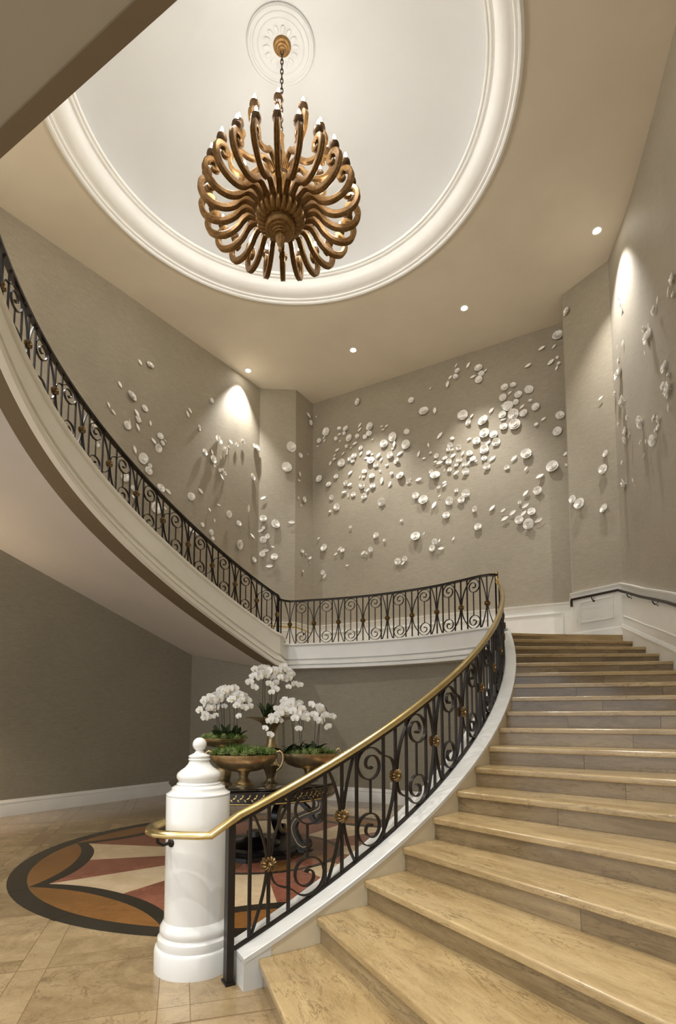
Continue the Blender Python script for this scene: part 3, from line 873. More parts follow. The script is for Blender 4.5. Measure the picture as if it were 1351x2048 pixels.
# ================================================================== floor medallion
fm = empty('floor_medallion', (MED[0], MED[1], 0)); tag(fm, 'round inlaid marble star medallion set in the floor beneath the table', 'floor inlay')
ZM = .0022
def inlay(poly, mat, name):
    n = len(poly)
    b = MB().add([(p[0], p[1], ZM) for p in poly] + [(p[0], p[1], -.004) for p in poly], [tuple(range(n))] + [(i, i+n, (i+1) % n+n, (i+1) % n) for i in range(n)])
    return b.build(name, mat, fm)
def pol(r, a): return MED + r*np.array([math.cos(a), math.sin(a)])
A0 = math.radians(170.6); GP = .0022
for i in range(16):
    a, b = A0 + i*PI/8 + .03, A0 + (i+1)*PI/8 + .03
    aa = np.linspace(a+GP/2, b-GP/2, 9)
    inlay([pol(2.575, t) for t in aa] + [pol(2.405, t) for t in aa[::-1]], 'black_st', 'ring_piece')
def bow(x, a, w, tip, bulge):   # x in -1..1 along an arc between two cusps, bowed towards the centre
    p, q = pol(tip, a), pol(tip, a + w); m = a + w/2
    return p + (q-p)*(x+1)/2 - bulge*(1-abs(x)**2.3)*np.array([math.cos(m), math.sin(m)])
for i in range(8):
    a = A0 + i*PI/4; w = PI/4
    xs = np.linspace(-1, 1, 25)
    o_edge = [bow(x, a, w, 2.402, .20) for x in xs]
    i_edge = [bow(x, a, w, 2.235, .19) for x in xs]
    inlay([pol(2.402, a + w*(x+1)/2) for x in xs] + o_edge[1:-1][::-1], 'ochre_st', 'lens_piece')
    inlay(o_edge + i_edge[::-1], 'black_st', 'arc_piece')
    for h in (0, 1):
        xx = np.linspace(-1+h, h, 13)
        e_ = [bow(x, a, w, 2.233, .19) for x in xx]
        a0_, a1_ = a + w*h/2, a + w*(h+1)/2
        inlay(e_ + [pol(1.0, t) for t in np.linspace(a1_, a0_, 6)], 'cream_st' if h == 0 else 'red_st', 'wedge')
        inlay([pol(.93, t) for t in np.linspace(a0_, a1_, 6)] + [pol(.05, a1_)], 'red_st' if h == 0 else 'ochre_st', 'inner_wedge')
aa = np.linspace(0, 2*PI, 65)[:-1]
b = MB().loft([[(*pol(1.0, t), ZM), (*pol(.93, t), ZM), (*pol(.93, t), -.004), (*pol(1.0, t), -.004)] for t in np.append(aa, 0)], True, False).build('inner_ring', 'black_st', fm)

# ================================================================== table
TC = np.array([-1.0, 6.62]); TZ = .85
tb = empty('center_table', (TC[0], TC[1], 0)); tag(tb, 'round black lacquer pedestal table with gold leaf border in the middle of the hall', 'table')
tc = (TC[0], TC[1], 0)
MB().lathe([(0, TZ-.02), (.98, TZ-.02), (1.0, TZ-.015), (1.0, TZ-.005), (.985, TZ), (0, TZ)], 72, tc).build('glass_top', 'glass', tb, True, 30)
MB().lathe([(0, TZ-.024), (.97, TZ-.024), (.985, TZ-.03), (.975, TZ-.045), (.955, TZ-.05), (.955, TZ-.15), (.97, TZ-.158), (.965, TZ-.17), (.90, TZ-.172), (0, TZ-.17)], 72, tc).build('apron', 'lacquer', tb, True, 30)
gl = MB()
for i in range(84):
    a = 2*PI*i/84
    for s_ in ((0, .0, .5), (.02, .026, 1.1), (.045, -.022, -.9)):
        aa_ = a + s_[0]; ct, st = math.cos(aa_), math.sin(aa_)
        rr = .9565; z = TZ-.10 + s_[1]; L_ = .02; W_ = .009
        ca, sa = math.cos(s_[2]), math.sin(s_[2])
        pts2 = [(L_*ca, L_*sa), (-W_*sa, W_*ca), (-L_*ca, -L_*sa), (W_*sa, -W_*ca)]
        vs = [(TC[0]+rr*ct - q[0]*st, TC[1]+rr*st + q[0]*ct, z+q[1]) for q in pts2]
        vs.append((TC[0]+(rr+.004)*ct, TC[1]+(rr+.004)*st, z))
        gl.add(vs, [(0,1,4),(1,2,4),(2,3,4),(3,0,4)])
go = gl.build('gold_leaf_border', 'goldleaf', tb); go['kind'] = 'stuff'
MB().lathe([(.967, TZ-.152), (.973, TZ-.155), (.973, TZ-.160), (.967, TZ-.163)], 72, tc).build('gold_bead', 'goldleaf', tb, True)
MB().lathe([(0, 0), (.60, 0), (.60, .05), (.585, .06), (.56, .065), (.54, .085), (.52, .09), (0, .09)], 8, tc).build('base_plinth', 'lacquer', tb)
MB().lathe([(0, .088), (.30, .088), (.31, .10), (.28, .115), (.16, .13), (.10, .18), (.09, .24), (0, .24)], 32, tc).build('base_urn', 'lacquer', tb, True, 35)
lgp = catmull([(.80, .69), (.87, .64), (.86, .56), (.76, .51), (.66, .47), (.57, .42), (.52, .34), (.53, .25), (.57, .18), (.60, .14), (.66, .11), (.71, .13), (.70, .17), (.67, .17)], 5)
lg2 = catmull([(.62, .69), (.60, .63), (.65, .58), (.72, .52), (.76, .44), (.80, .40), (.85, .41), (.86, .45), (.83, .47)], 5)
for i in range(4):
    a = math.radians(-22 + 90*i); d = np.array([math.cos(a), math.sin(a), 0]); nrm_ = np.array([-math.sin(a), math.cos(a), 0])
    f3 = lambda q: np.array([TC[0], TC[1], 0]) + d*q[0] + np.array([0, 0, q[1]])
    m = len(lgp); wt = [.05 + .035*math.sin(PI*k/m) for k in range(m)]
    lg = MB().strip([f3(q) for q in lgp], [nrm_]*m, .085, wt).build('leg', 'lacquer', tb, True, 50)
    MB().strip([f3(q) for q in lg2], [nrm_]*len(lg2), .06, .05).build('leg_bracket', 'lacquer', lg, True, 50)
    for sg in (1, -1):
        MB().strip([f3(q)+nrm_*sg*.044 for q in lgp[6:-6]], [nrm_]*(m-12), .004, .008).build('gold_line', 'goldleaf', lg)
    MB().lathe([(0, 0), (.10, 0), (.10, .02), (0, .02)], 8, tuple(f3((.66, .0)) + np.array([0, 0, .06]))).build('foot_block', 'lacquer', lg)

# ================================================================== bowls, vase, plants
def bowl(center, prof, sx, sy, label, handles=None, rotz=0.0, name='footed_bowl', footprof=None):
    e_ = empty(name, (center[0], center[1], TZ)); tag(e_, label, 'bowl' if 'bowl' in name else 'vase')
    b = MB().lathe(prof, 48, (0, 0, 0), sx, sy); T = Matrix.Translation((center[0], center[1], TZ)) @ Matrix.Rotation(rotz, 4, 'Z')
    b.v = [tuple(T @ Vector(p)) for p in b.v]; b.build('body', 'bowl', e_, True, 40)
    if footprof:
        b = MB().lathe(footprof, 36, (center[0], center[1], TZ)); b.build('foot', 'bowl', e_, True, 40)
    if handles:
        for sg in (1, -1):
            pts = [(sg*q[0], 0, q[1]) for q in handles]; pts = catmull(pts, 4)
            b = MB().tube(pts, .014, 8); b.v = [tuple(T @ Vector(p)) for p in b.v]; b.build('handle', 'bowl', e_, True, 50)
    return e_
b1 = np.array([-1.03, 5.98]); b2 = np.array([-.345, 6.45]); b3 = np.array([-1.345, 6.42]); b4 = np.array([-.82, 6.66])
bprof = lambda r, h0, h1: [(.0, h0), (r*.25, h0), (r*.45, h0+.012), (r*.72, h0+(h1-h0)*.25), (r*.92, h0+(h1-h0)*.6), (r*.985, h1-.02), (r*1.0, h1), (r*.97, h1), (r*.95, h1-.03), (r*.6, h1-.05), (0, h1-.05)]
foot = lambda h: [(0, 0), (.115, 0), (.118, .012), (.10, .026), (.085, .03), (.088, .042), (.06, .07), (.045, h*.6), (.055, h*.85), (.08, h+.01), (0, h+.012)]
bowl(b1, bprof(.37, .15, .335), 1.0, .66, 'oblong antique brass footed bowl planted with green succulents', [(.36, .16), (.40, .20), (.425, .27), (.42, .34), (.39, .37), (.36, .36)], footprof=foot(.15))
bowl(b2, bprof(.34, .14, .32), 1.0, .66, 'oblong antique brass footed bowl with orchids at the right of the table', [(.33, .15), (.37, .20), (.385, .27), (.375, .345), (.35, .37), (.33, .355)], footprof=foot(.14))
bowl(b3, bprof(.27, .38, .50), 1.0, 1.0, 'round antique brass pedestal bowl with orchids behind the newel finial', footprof=[(0, 0), (.075, 0), (.085, .03), (.095, .09), (.10, .14), (.085, .155), (.09, .17), (.06, .20), (.04, .28), (.045, .34), (.09, .39), (0, .39)])
bowl(b4, [(0, .30), (.07, .30), (.085, .34), (.075, .39), (.055, .43), (.05, .47), (.058, .55), (.085, .62), (.14, .68), (.22, .715), (.31, .735), (.315, .745), (.28, .735), (.1, .70), (0, .70)], 1, 1, 'tall antique brass trumpet vase with orchids at the centre of the table', name='trumpet_vase', footprof=[(0, 0), (.05, 0), (.055, .03), (.075, .09), (.11, .15), (.115, .165), (.09, .18), (.06, .22), (.055, .26), (.075, .30), (0, .305)])

# orchid blossom: five petals and a lip
def blossom_mesh():
    b = MB()
    def petal(a, L, W, lift):
        rows = []
        for t in np.linspace(.05, 1, 5):
            w = W*math.sin(PI*min(1, .12+.86*t))**.6; z = lift*math.sin(t*PI*.6)
            rows.append([(t*L*math.cos(a)-s_*w*math.sin(a), t*L*math.sin(a)+s_*w*math.cos(a), z - .25*abs(s_)*w) for s_ in (-1, 0, 1)])
        b.loft(rows, False, False)
    for a, L, W in ((90, .038, .014), (215, .038, .014), (325, .038, .014)): petal(math.radians(a), L, W, .004)
    for a in (12, 168): petal(math.radians(a), .044, .026, .009)
    return b.mesh('blossom', True, 80)
BLM = blossom_mesh(); BLM.materials.append(M['petal'])
LIP = MB().add([(0, 0, .006), (-.009, -.010, .016), (0, -.024, .012), (.009, -.010, .016), (0, -.006, .018)], [(0,1,4),(1,2,4),(2,3,4),(3,0,4)]).mesh('lip'); LIP.materials.append(M['lip'])
def leaf_mesh(L, W, droop):
    rows = []
    for t in np.linspace(0, 1, 8):
        w = W*(math.sin(PI*(.1+.88*t))**.7); x = L*t*(.45+.4*droop); z = L*t*(.82-droop*t*.72)
        rows.append([(x, -w, z+.35*w), (x, 0, z), (x, w, z+.35*w)])
    return MB().loft(rows, False, False).mesh('leaf', True, 80)
LFM = [leaf_mesh(.27, .042, .45), leaf_mesh(.25, .046, .75), leaf_mesh(.26, .04, .1)]
for m in LFM: m.materials.append(M['leaf'])
BS = 1.34
def orchid(base, apex, tip, nb_, label, group, seed, leaves=3, z_leaf=None):
    rr = random.Random(seed)
    e_ = empty('orchid_plant', base); tag(e_, label, 'orchid', group)
    base, apex, tip = map(lambda q: np.array(q, float), (base, apex, tip))
    c1 = base*.35+apex*.65 + np.array([0, 0, .02]); 
    ctrl = [base, base*.6+apex*.4+np.array([rr.uniform(-.015, .015), 0, 0]), c1*.5+apex*.5, apex, apex*.45+tip*.55+np.array([0, 0, .05]), tip]
    cv = catmull(ctrl, 6)
    st_ = MB().tube(cv, .0045, 5).build('stem', 'stem', e_, True)
    n = len(cv); i0 = int(n*.52)
    for q in range(nb_):
        f = q/max(1, nb_-1); i = int(i0 + f*(n-1-i0)); p = cv[i]
        sd = (-1)**q
        off_ = np.array([rr.uniform(.02, .06)*sd, -rr.uniform(.015, .06), rr.uniform(-.055, .02)])
        q_ = p + off_
        face = Vector((off_[0]*7 + rr.uniform(-.25, .25), -1.0, rr.uniform(-.35, .15))).normalized()
        Mx = Matrix.Translation(tuple(q_)) @ face.to_track_quat('Z', 'Y').to_matrix().to_4x4() @ Matrix.Rotation(rr.uniform(-.5, .5), 4, 'Z') @ Matrix.Scale(BS*(1.0-.3*f*rr.random()), 4)
        bo_ = place(BLM, 'blossom', e_, Mx); place(LIP, 'lip', bo_, Mx)
    for q in range(leaves):
        a = rr.uniform(0, 2*PI)
        Mx = Matrix.Translation(tuple(base)) @ Matrix.Rotation(a, 4, 'Z') @ Matrix.Scale(rr.uniform(.75, 1.1), 4)
        place(LFM[rr.randrange(3)], 'leaf', e_, Mx)
ORD = 'first second third fourth fifth sixth seventh eighth ninth tenth eleventh twelfth thirteenth fourteenth fifteenth sixteenth seventeenth eighteenth nineteenth twentieth'.split()
def ordw(i):
    if i < 20: return ORD[i]
    t = ['twenty', 'thirty', 'forty', 'fifty'][(i+1)//10-2]
    return {'twenty': 'twentieth', 'thirty': 'thirtieth', 'forty': 'fortieth', 'fifty': 'fiftieth'}[t] if (i+1) % 10 == 0 else t+'-'+ORD[(i+1) % 10-1]
def px_at(x, y, Y): return aty(x, y, Y)
def orchids(stems, Y, base_xy, zb_, label, group, s0):
    order = sorted(range(len(stems)), key=lambda i: stems[i][3])
    for i, (bx, ax, ay, tx, ty_, nb_) in enumerate(stems):
        Yi = Y + ((i*37) % 5 - 2)*.035
        b_ = px_at(bx, 1500, Yi); b_[2] = zb_
        orchid(b_, px_at(ax, ay, Yi), px_at(tx, ty_, Yi-.06), nb_, label + ', ' + ordw(order.index(i)) + ' from left', group, s0+i)
orchids([(437, 432, 1392, 408, 1418, 10), (445, 440, 1384, 420, 1434, 10), (452, 446, 1378, 440, 1410, 9), (458, 456, 1380, 474, 1396, 9), (464, 468, 1386, 492, 1412, 9), (470, 474, 1392, 484, 1424, 8), (441, 430, 1400, 412, 1436, 7)],
        b3[1], b3, TZ+.46, 'white orchid in the pedestal bowl at the left of the table', 'orchids in the pedestal bowl', 100)
orchids([(527, 526, 1340, 503, 1374, 9), (531, 530, 1336, 512, 1352, 8), (536, 538, 1334, 545, 1352, 8), (541, 548, 1336, 574, 1352, 9), (546, 556, 1342, 584, 1374, 10), (540, 543, 1362, 548, 1386, 4), (550, 560, 1346, 590, 1362, 7)],
        b4[1], b4, TZ+.72, 'white orchid in the tall trumpet vase', 'orchids in the trumpet vase', 200)
orchids([(566, 564, 1418, 536, 1462, 9), (570, 566, 1412, 548, 1440, 8), (585, 580, 1404, 572, 1420, 8), (590, 588, 1408, 600, 1440, 8), (604, 596, 1420, 612, 1430, 6), (606, 602, 1426, 607, 1460, 4), (628, 632, 1412, 634, 1444, 5), (634, 640, 1420, 656, 1424, 3), (632, 640, 1430, 648, 1450, 3)],
        b2[1], b2, TZ+.29, 'white orchid in the oblong bowl at the right of the table', 'orchids in the right bowl', 300)
def planting(c, rx, ry, z, n, label, seed, cat='succulents', tall=1.0):
    rr = random.Random(seed); b = MB(); b_r = MB()
    for q in range(n):
        t = rr.uniform(0, 2*PI); k = math.sqrt(rr.random())
        x, y = c[0]+rx*k*math.cos(t), c[1]+ry*k*math.sin(t); kind = rr.random()
        zz = z + .028*(1-k*k)
        if kind < .6:     # spiky tuft
            for s_ in range(9):
                a = rr.uniform(0, 2*PI); L_ = rr.uniform(.06, .12)*tall; w = .006; tl = rr.uniform(.1, .5)
                tip = (x+L_*tl*math.cos(a), y+L_*tl*math.sin(a), zz+L_)
                b.add([(x-w*math.sin(a), y+w*math.cos(a), zz), (x+w*math.sin(a), y-w*math.cos(a), zz), (tip[0]+.002, tip[1], tip[2]), ((x+tip[0])/2, (y+tip[1])/2-.006, (zz+tip[2])/2)], [(0,1,3),(1,2,3),(2,0,3),(0,2,1)])
        else:              # rosette of fat leaves
            for ring, (m, rad, hgt) in enumerate(((7, .062, .022), (6, .045, .044), (4, .024, .06))):
                for s_ in range(m):
                    a = 2*PI*s_/m + ring*.4; ct, st = math.cos(a), math.sin(a); w = rad*.38
                    p0 = (x, y, zz+hgt*.6); p1 = (x+.6*rad*ct-w*st, y+.6*rad*st+w*ct, zz+hgt); p2 = (x+rad*ct, y+rad*st, zz+hgt+.014); p3 = (x+.6*rad*ct+w*st, y+.6*rad*st-w*ct, zz+hgt)
                    p4 = (x+.6*rad*ct, y+.6*rad*st, zz+hgt-.012)
                    b_r.add([p0, p1, p2, p3, p4], [(0,1,4),(1,2,4),(2,3,4),(3,0,4),(0,3,1),(1,3,2)])
    o = b.build('succulent_planting', 'succ', None); tag(o, label, cat, kind='stuff')
    b_r.build('pale_rosettes', 'succ2', o)
    mb_ = MB().lathe([(0, .03), (.6, .024), (.9, .0), (1, -.02), (0, -.02)], 28, (c[0], c[1], z), rx, ry); mb_.build('moss_bed', 'soil', o, True)
planting(b1, .335, .21, TZ+.325, 120, 'bright green succulents heaped in the front brass bowl', 5)
planting(b2, .31, .19, TZ+.30, 60, 'low green ground cover in the right brass bowl', 6, tall=.7)
planting(b3, .24, .24, TZ+.475, 70, 'green succulents under the orchids in the pedestal bowl', 8, tall=.7)

# ================================================================== chandelier
CA = np.array([CEN[0]+.02, CEN[1]-.02])
ch = empty('chandelier', (CA[0], CA[1], 7.8)); tag(ch, 'large carved giltwood chandelier with two tiers of scrolled candle arms', 'chandelier')
cA = (CA[0], CA[1], 0)
MB().lathe([(.0, 7.84), (.016, 7.85), (.026, 7.875), (.018, 7.905), (.024, 7.92), (.036, 7.94), (.046, 7.98), (.058, 8.04), (.062, 8.07), (.05, 8.085)], 20, cA, wave=lambda a: 1+.06*math.cos(10*a)).build('finial', 'gold', ch, True, 40)
MB().lathe([(.05, 8.08), (.085, 8.085), (.09, 8.10), (.11, 8.105), (.115, 8.12), (.15, 8.125), (.155, 8.145), (.185, 8.15), (.20, 8.17), (.205, 8.20), (.19, 8.23), (.20, 8.26)], 40, cA).build('turned_boss', 'gold', ch, True, 35)
MB().lathe([(.19, 8.25), (.24, 8.235), (.30, 8.26), (.325, 8.31), (.32, 8.36), (.28, 8.40), (.20, 8.41)], 144, cA, wave=lambda a: 1+.16*(abs(math.cos(12*a))**.6-.75)).build('gadroon_ring', 'gold', ch, True, 50)
MB().lathe([(.20, 8.40), (.18, 8.44), (.12, 8.5), (.09, 8.6), (.07, 8.7), (.09, 8.76), (.15, 8.8), (.17, 8.84), (.12, 8.88), (.08, 8.95), (.06, 9.15), (.075, 9.25), (.05, 9.32), (.035, 9.5), (.045, 9.56), (.015, 9.62), (0, 9.63)], 32, cA).build('stem', 'gold', ch, True, 40)
def arm_mesh(ctrl, w0, w1):
    cv = catmull(ctrl, 6); rings = []; n = len(cv)
    sec = [(-.5, -.35), (-.5, .25), (-.36, .5), (-.2, .3), (0, .55), (.2, .3), (.36, .5), (.5, .25), (.5, -.35), (.36, -.5), (.2, -.3), (0, -.5), (-.2, -.3), (-.36, -.5)]
    for i in range(n):
        t = cv[min(i+1, n-1)]-cv[max(i-1, 0)]; t /= np.linalg.norm(t)+1e-9; nn_ = np.array([-t[1], t[0]])
        f = i/(n-1); w = w0+(w1-w0)*f
        if f > .86: w *= 1-.45*(f-.86)/.14
        rings.append([(cv[i][0]+nn_[0]*w*q[1], w*.92*q[0], cv[i][1]+nn_[1]*w*q[1]) for q in sec])
    return MB().loft(rings).mesh('arm', True, 24)
low_arm = arm_mesh([(.27, .02), (.36, .09), (.46, .115), (.54, .07), (.62, -.02), (.74, -.085), (.88, -.085), (1.0, -.02), (1.055, .10), (1.035, .20), (.965, .245), (.905, .215), (.90, .155), (.94, .13), (.965, .16)], .080, .072)
up_arm = arm_mesh([(.10, .02), (.19, .11), (.27, .13), (.34, .06), (.44, .0), (.56, .01), (.66, .09), (.69, .21), (.655, .30), (.595, .32), (.555, .28), (.565, .23), (.60, .235)], .066, .058)
leafm = MB().add([(.38, 0, .12), (.50, .045, .135), (.60, 0, .04), (.50, -.045, .135), (.47, 0, .185)], [(0,1,4),(1,2,4),(2,3,4),(3,0,4),(0,3,2,1)]).mesh('arm_leaf')
cupm = MB().lathe([(0, -.05), (.014, -.05), (.018, -.03), (.03, -.012), (.040, -.004), (.044, .012), (.036, .024), (.040, .034), (.030, .040), (.018, .042), (0, .042)], 18).mesh('cup', True, 45)
cndl = MB().lathe([(.011, .04), (.011, .085), (.0, .088)], 10).mesh('candle', True, 45)
blb = MB().lathe([(.005, .084), (.015, .092), (.021, .110), (.017, .134), (.008, .158), (0, .170)], 10).mesh('bulb', True, 60)
for m, n_ in ((low_arm, 'gold'), (up_arm, 'gold'), (cupm, 'cup'), (leafm, 'gold'), (cndl, 'ceramic'), (blb, 'bulb')): m.materials.append(M[n_])
def tier(mesh, n, z, cr, cz, ph):
    for i in range(n):
        a = 2*PI*(i+ph)/n
        T = Matrix.Translation((CA[0], CA[1], z)) @ Matrix.Rotation(a, 4, 'Z')
        ar = place(mesh, 'arm', ch, T)
        if mesh is low_arm: place(leafm, 'arm_leaf', ar, T)
        T2 = T @ Matrix.Translation((cr, 0, cz))
        place(cupm, 'cup', ar, T2 @ Matrix.Scale(1.5, 4)); place(cndl, 'candle', ar, T2 @ Matrix.Translation((0, 0, .022))); place(blb, 'bulb', ar, T2 @ Matrix.Translation((0, 0, .02)))
tier(low_arm, 24, 8.34, .975, .30, .25)
tier(up_arm, 12, 8.95, .615, .37, .1)
# chain and canopy
cb_ = MB()
nl = 17; z0, z1 = 9.62, 10.87
for i in range(nl):
    zc_ = z0+(z1-z0)*(i+.5)/nl; h = (z1-z0)/nl*.62
    pts = [(CA[0] + (.018*math.cos(t) if i % 2 == 0 else 0), CA[1] + (0 if i % 2 == 0 else .018*math.cos(t)), zc_+h*math.sin(t)) for t in np.linspace(0, 2*PI, 11)]
    cb_.tube(pts, .008, 5, False)
cb_.build('chain', 'chain', ch, True)
MB().lathe([(.0, 10.855), (.02, 10.855), (.03, 10.865), (.045, 10.868), (.055, 10.88), (.075, 10.882), (.085, 10.895), (.11, 10.90), (.12, 10.912), (.125, 10.93), (.12, 10.945)], 32, cA).build('canopy', 'gold', ch, True, 35)
for i in range(8):
    a = 2*PI*(i+.5)/8
    for rr_, z_, wgt_ in ((.975, 8.80, 1.0), ):
        l = bpy.data.lights.new('candle_glow', 'POINT'); l.energy = CHANDELIER_W/8; l.color = (1, .965, .90); l.shadow_soft_size = .06
        lo_ = bpy.data.objects.new('candle_glow', l); C.objects.link(lo_); lo_.parent = ch; lo_.matrix_parent_inverse = world_of(ch).inverted()
        lo_.location = (CA[0]+rr_*math.cos(a), CA[1]+rr_*math.sin(a), z_)
for i in range(4):
    a = 2*PI*(i+.2)/4
    l = bpy.data.lights.new('candle_glow', 'POINT'); l.energy = CHANDELIER_W/8; l.color = (1, .965, .90); l.shadow_soft_size = .06
    lo_ = bpy.data.objects.new('candle_glow', l); C.objects.link(lo_); lo_.parent = ch; lo_.matrix_parent_inverse = world_of(ch).inverted()
    lo_.location = (CA[0]+.615*math.cos(a), CA[1]+.615*math.sin(a), 9.50)

# ================================================================== recessed downlights
trimm = MB().lathe([(.045, .06), (.05, .02), (.06, -.004), (.075, -.008), (.08, 0), (.075, .004)], 28).mesh('trim_ring', True, 40)
lens = MB().lathe([(0, .012), (.05, .012)], 28).mesh('lamp_face')
trimm.materials.append(M['white']); lens.materials.append(M['lampface'])
def downlight(x, y, z, aim, label, w=SPOT_W, size=74, blend=.95, group='recessed ceiling downlights'):
    e_ = empty('recessed_downlight', (x, y, z)); tag(e_, label, 'downlight', group)
    T = Matrix.Translation((x, y, z-.001))
    place(trimm, 'trim_ring', e_, T); place(lens, 'lamp_face', e_, T @ Matrix.Translation((0, 0, -.013)))
    l = bpy.data.lights.new('downlight_beam', 'SPOT'); l.energy = w; l.color = (1, .975, .93); l.spot_size = math.radians(size); l.spot_blend = blend; l.shadow_soft_size = .035
    o = bpy.data.objects.new('downlight_beam', l); C.objects.link(o); o.parent = e_; o.matrix_parent_inverse = world_of(e_).inverted()
    d = Vector((aim[0]-x, aim[1]-y, aim[2]-z))
    o.matrix_basis = Matrix.Translation((x, y, z-.03)) @ d.to_track_quat('-Z', 'Y').to_matrix().to_4x4()
for (px, py), lab, aim in (((496, 741), 'recessed downlight nearest the left pilaster', (-2.55, 12.15, 5.0)), ((706, 700), 'recessed downlight left of centre before the back wall', (.62, 12.3, 4.5)),
                      ((928, 616), 'recessed downlight right of centre before the back wall', (2.9, 11.0, 4.5)), ((1193, 461), 'recessed downlight nearest the right pilaster', (4.6, 8.45, 5.0))):
    p = atz(px, py, CEIL); downlight(p[0], p[1], CEIL, aim, lab)
# out of view: one by the left wall, two added to brighten the steps
for x, y, aim in ((-6.2, 5.6, (-6.5, 5.8, 3)), (1.3, 4.4, (1.9, 4.4, 0)), (.7, 2.9, (1.2, 3.0, 0))):
    downlight(x, y, CEIL, aim, 'recessed downlight ' + ('by the upper left wall' if x < 0 else ('added to light the middle steps' if y > 4 else 'added to light the bottom steps')), SPOT_W * (2.2 if x < 0 else 1.3), 130 if x < 0 else 52, .9)
# unseen downlights added in the gallery soffit to brighten floor and lower walls
for u_, v_, gl_ in ((-3.2, -1.2, 'front row at left'), (-1.0, -1.4, 'front row in the middle'), (1.2, -1.4, 'front row at right'), (-2.2, -3.4, 'back row at left'), (.6, -3.4, 'back row at right')):
    q = gal(u_, v_); downlight(q[0], q[1], 5.62, (q[0], q[1], 0), 'recessed downlight added in the gallery soffit, ' + gl_, LOBBY_FILL_W, 120, .8, 'added gallery soffit downlights')

# ================================================================== wall ceramics
def flower_mesh(seed):
    rr = random.Random(seed); b = MB()
    for ring, (m, r0, r1, z0, z1) in enumerate(((6, .25, 1.0, .04, .40), (5, .15, .72, .16, .60), (4, .06, .42, .28, .74))):
        for k in range(m):
            a = 2*PI*(k+.5*ring)/m + rr.uniform(-.2, .2); rl = r1*rr.uniform(.93, 1.03); hw = PI/m*1.6; cup = z1*rr.uniform(.7, 1.2)
            rows = []
            for t in (0, .4, .75, 1.0):
                r_ = r0+(rl-r0)*t; w = hw*(1-.18*t*t) if t < 1 else hw*.66
                rows.append([(r_*math.cos(a+s_*w), r_*math.sin(a+s_*w), z0+(cup-z0)*t**1.6 + .05*abs(s_)) for s_ in (-1, -.35, .35, 1)])
            b.loft(rows, False, False)
    b.lathe([(0, .0), (.42, .02), (.55, .10), (.2, .2), (0, .24)], 10)
    b.lathe([(0, -.32), (.07, -.32), (.07, .02), (0, .03)], 6)       # fixing pin
    return b.mesh('ceramic_flower', True, 60)
def petal_mesh(seed):
    rr = random.Random(seed); rows = []; b = MB(); bend = rr.uniform(.1, .3); tw = rr.uniform(-.3, .3)
    for t in np.linspace(-1, 1, 8):
        w = .42*(max(0, 1-abs(t)**1.7))**.8+.01; z = .16 + bend*(1-t*t)*.6 + .08*t
        rows.append([(t, -w, z+.10+tw*w*.3), (t, -w*.4, z+.02), (t, w*.4, z), (t, w, z+.08-tw*w*.3)])
    b.loft(rows, False, False)
    b.lathe([(0, -.22), (.06, -.22), (.06, .2), (0, .24)], 6)
    return b.mesh('ceramic_petal', True, 60)
FM = [flower_mesh(s) for s in (1, 2, 3, 4, 5)]; PM = [petal_mesh(s) for s in (11, 12, 13, 14)]
for m in FM + PM: m.materials.append(M['ceramic'])
WSEG = []
for nm, poly in UPPER.items():
    for a, b in zip(poly[:-1], poly[1:]): WSEG.append((nm, np.array(a, float), np.array(b, float)))
def wall_hit(x, y, only=None):
    d = ray(x, y); best = None
    for nm, a, b in WSEG:
        if only and nm not in only: continue
        e = b-a; den = d[0]*e[1]-d[1]*e[0]
        if abs(den) < 1e-9: continue
        t = (a[0]*e[1]-a[1]*e[0])/den
        q = d[:2]*t; s_ = np.dot(q-a, e)/np.dot(e, e)
        if t > 0 and -.01 <= s_ <= 1.01:
            if best is None or t < best[0]: best = (t, nm, e/np.linalg.norm(e))
    if best is None: return None
    t, nm, e = best
    return d*t + np.array([0, 0, EYE]), nm, e, t
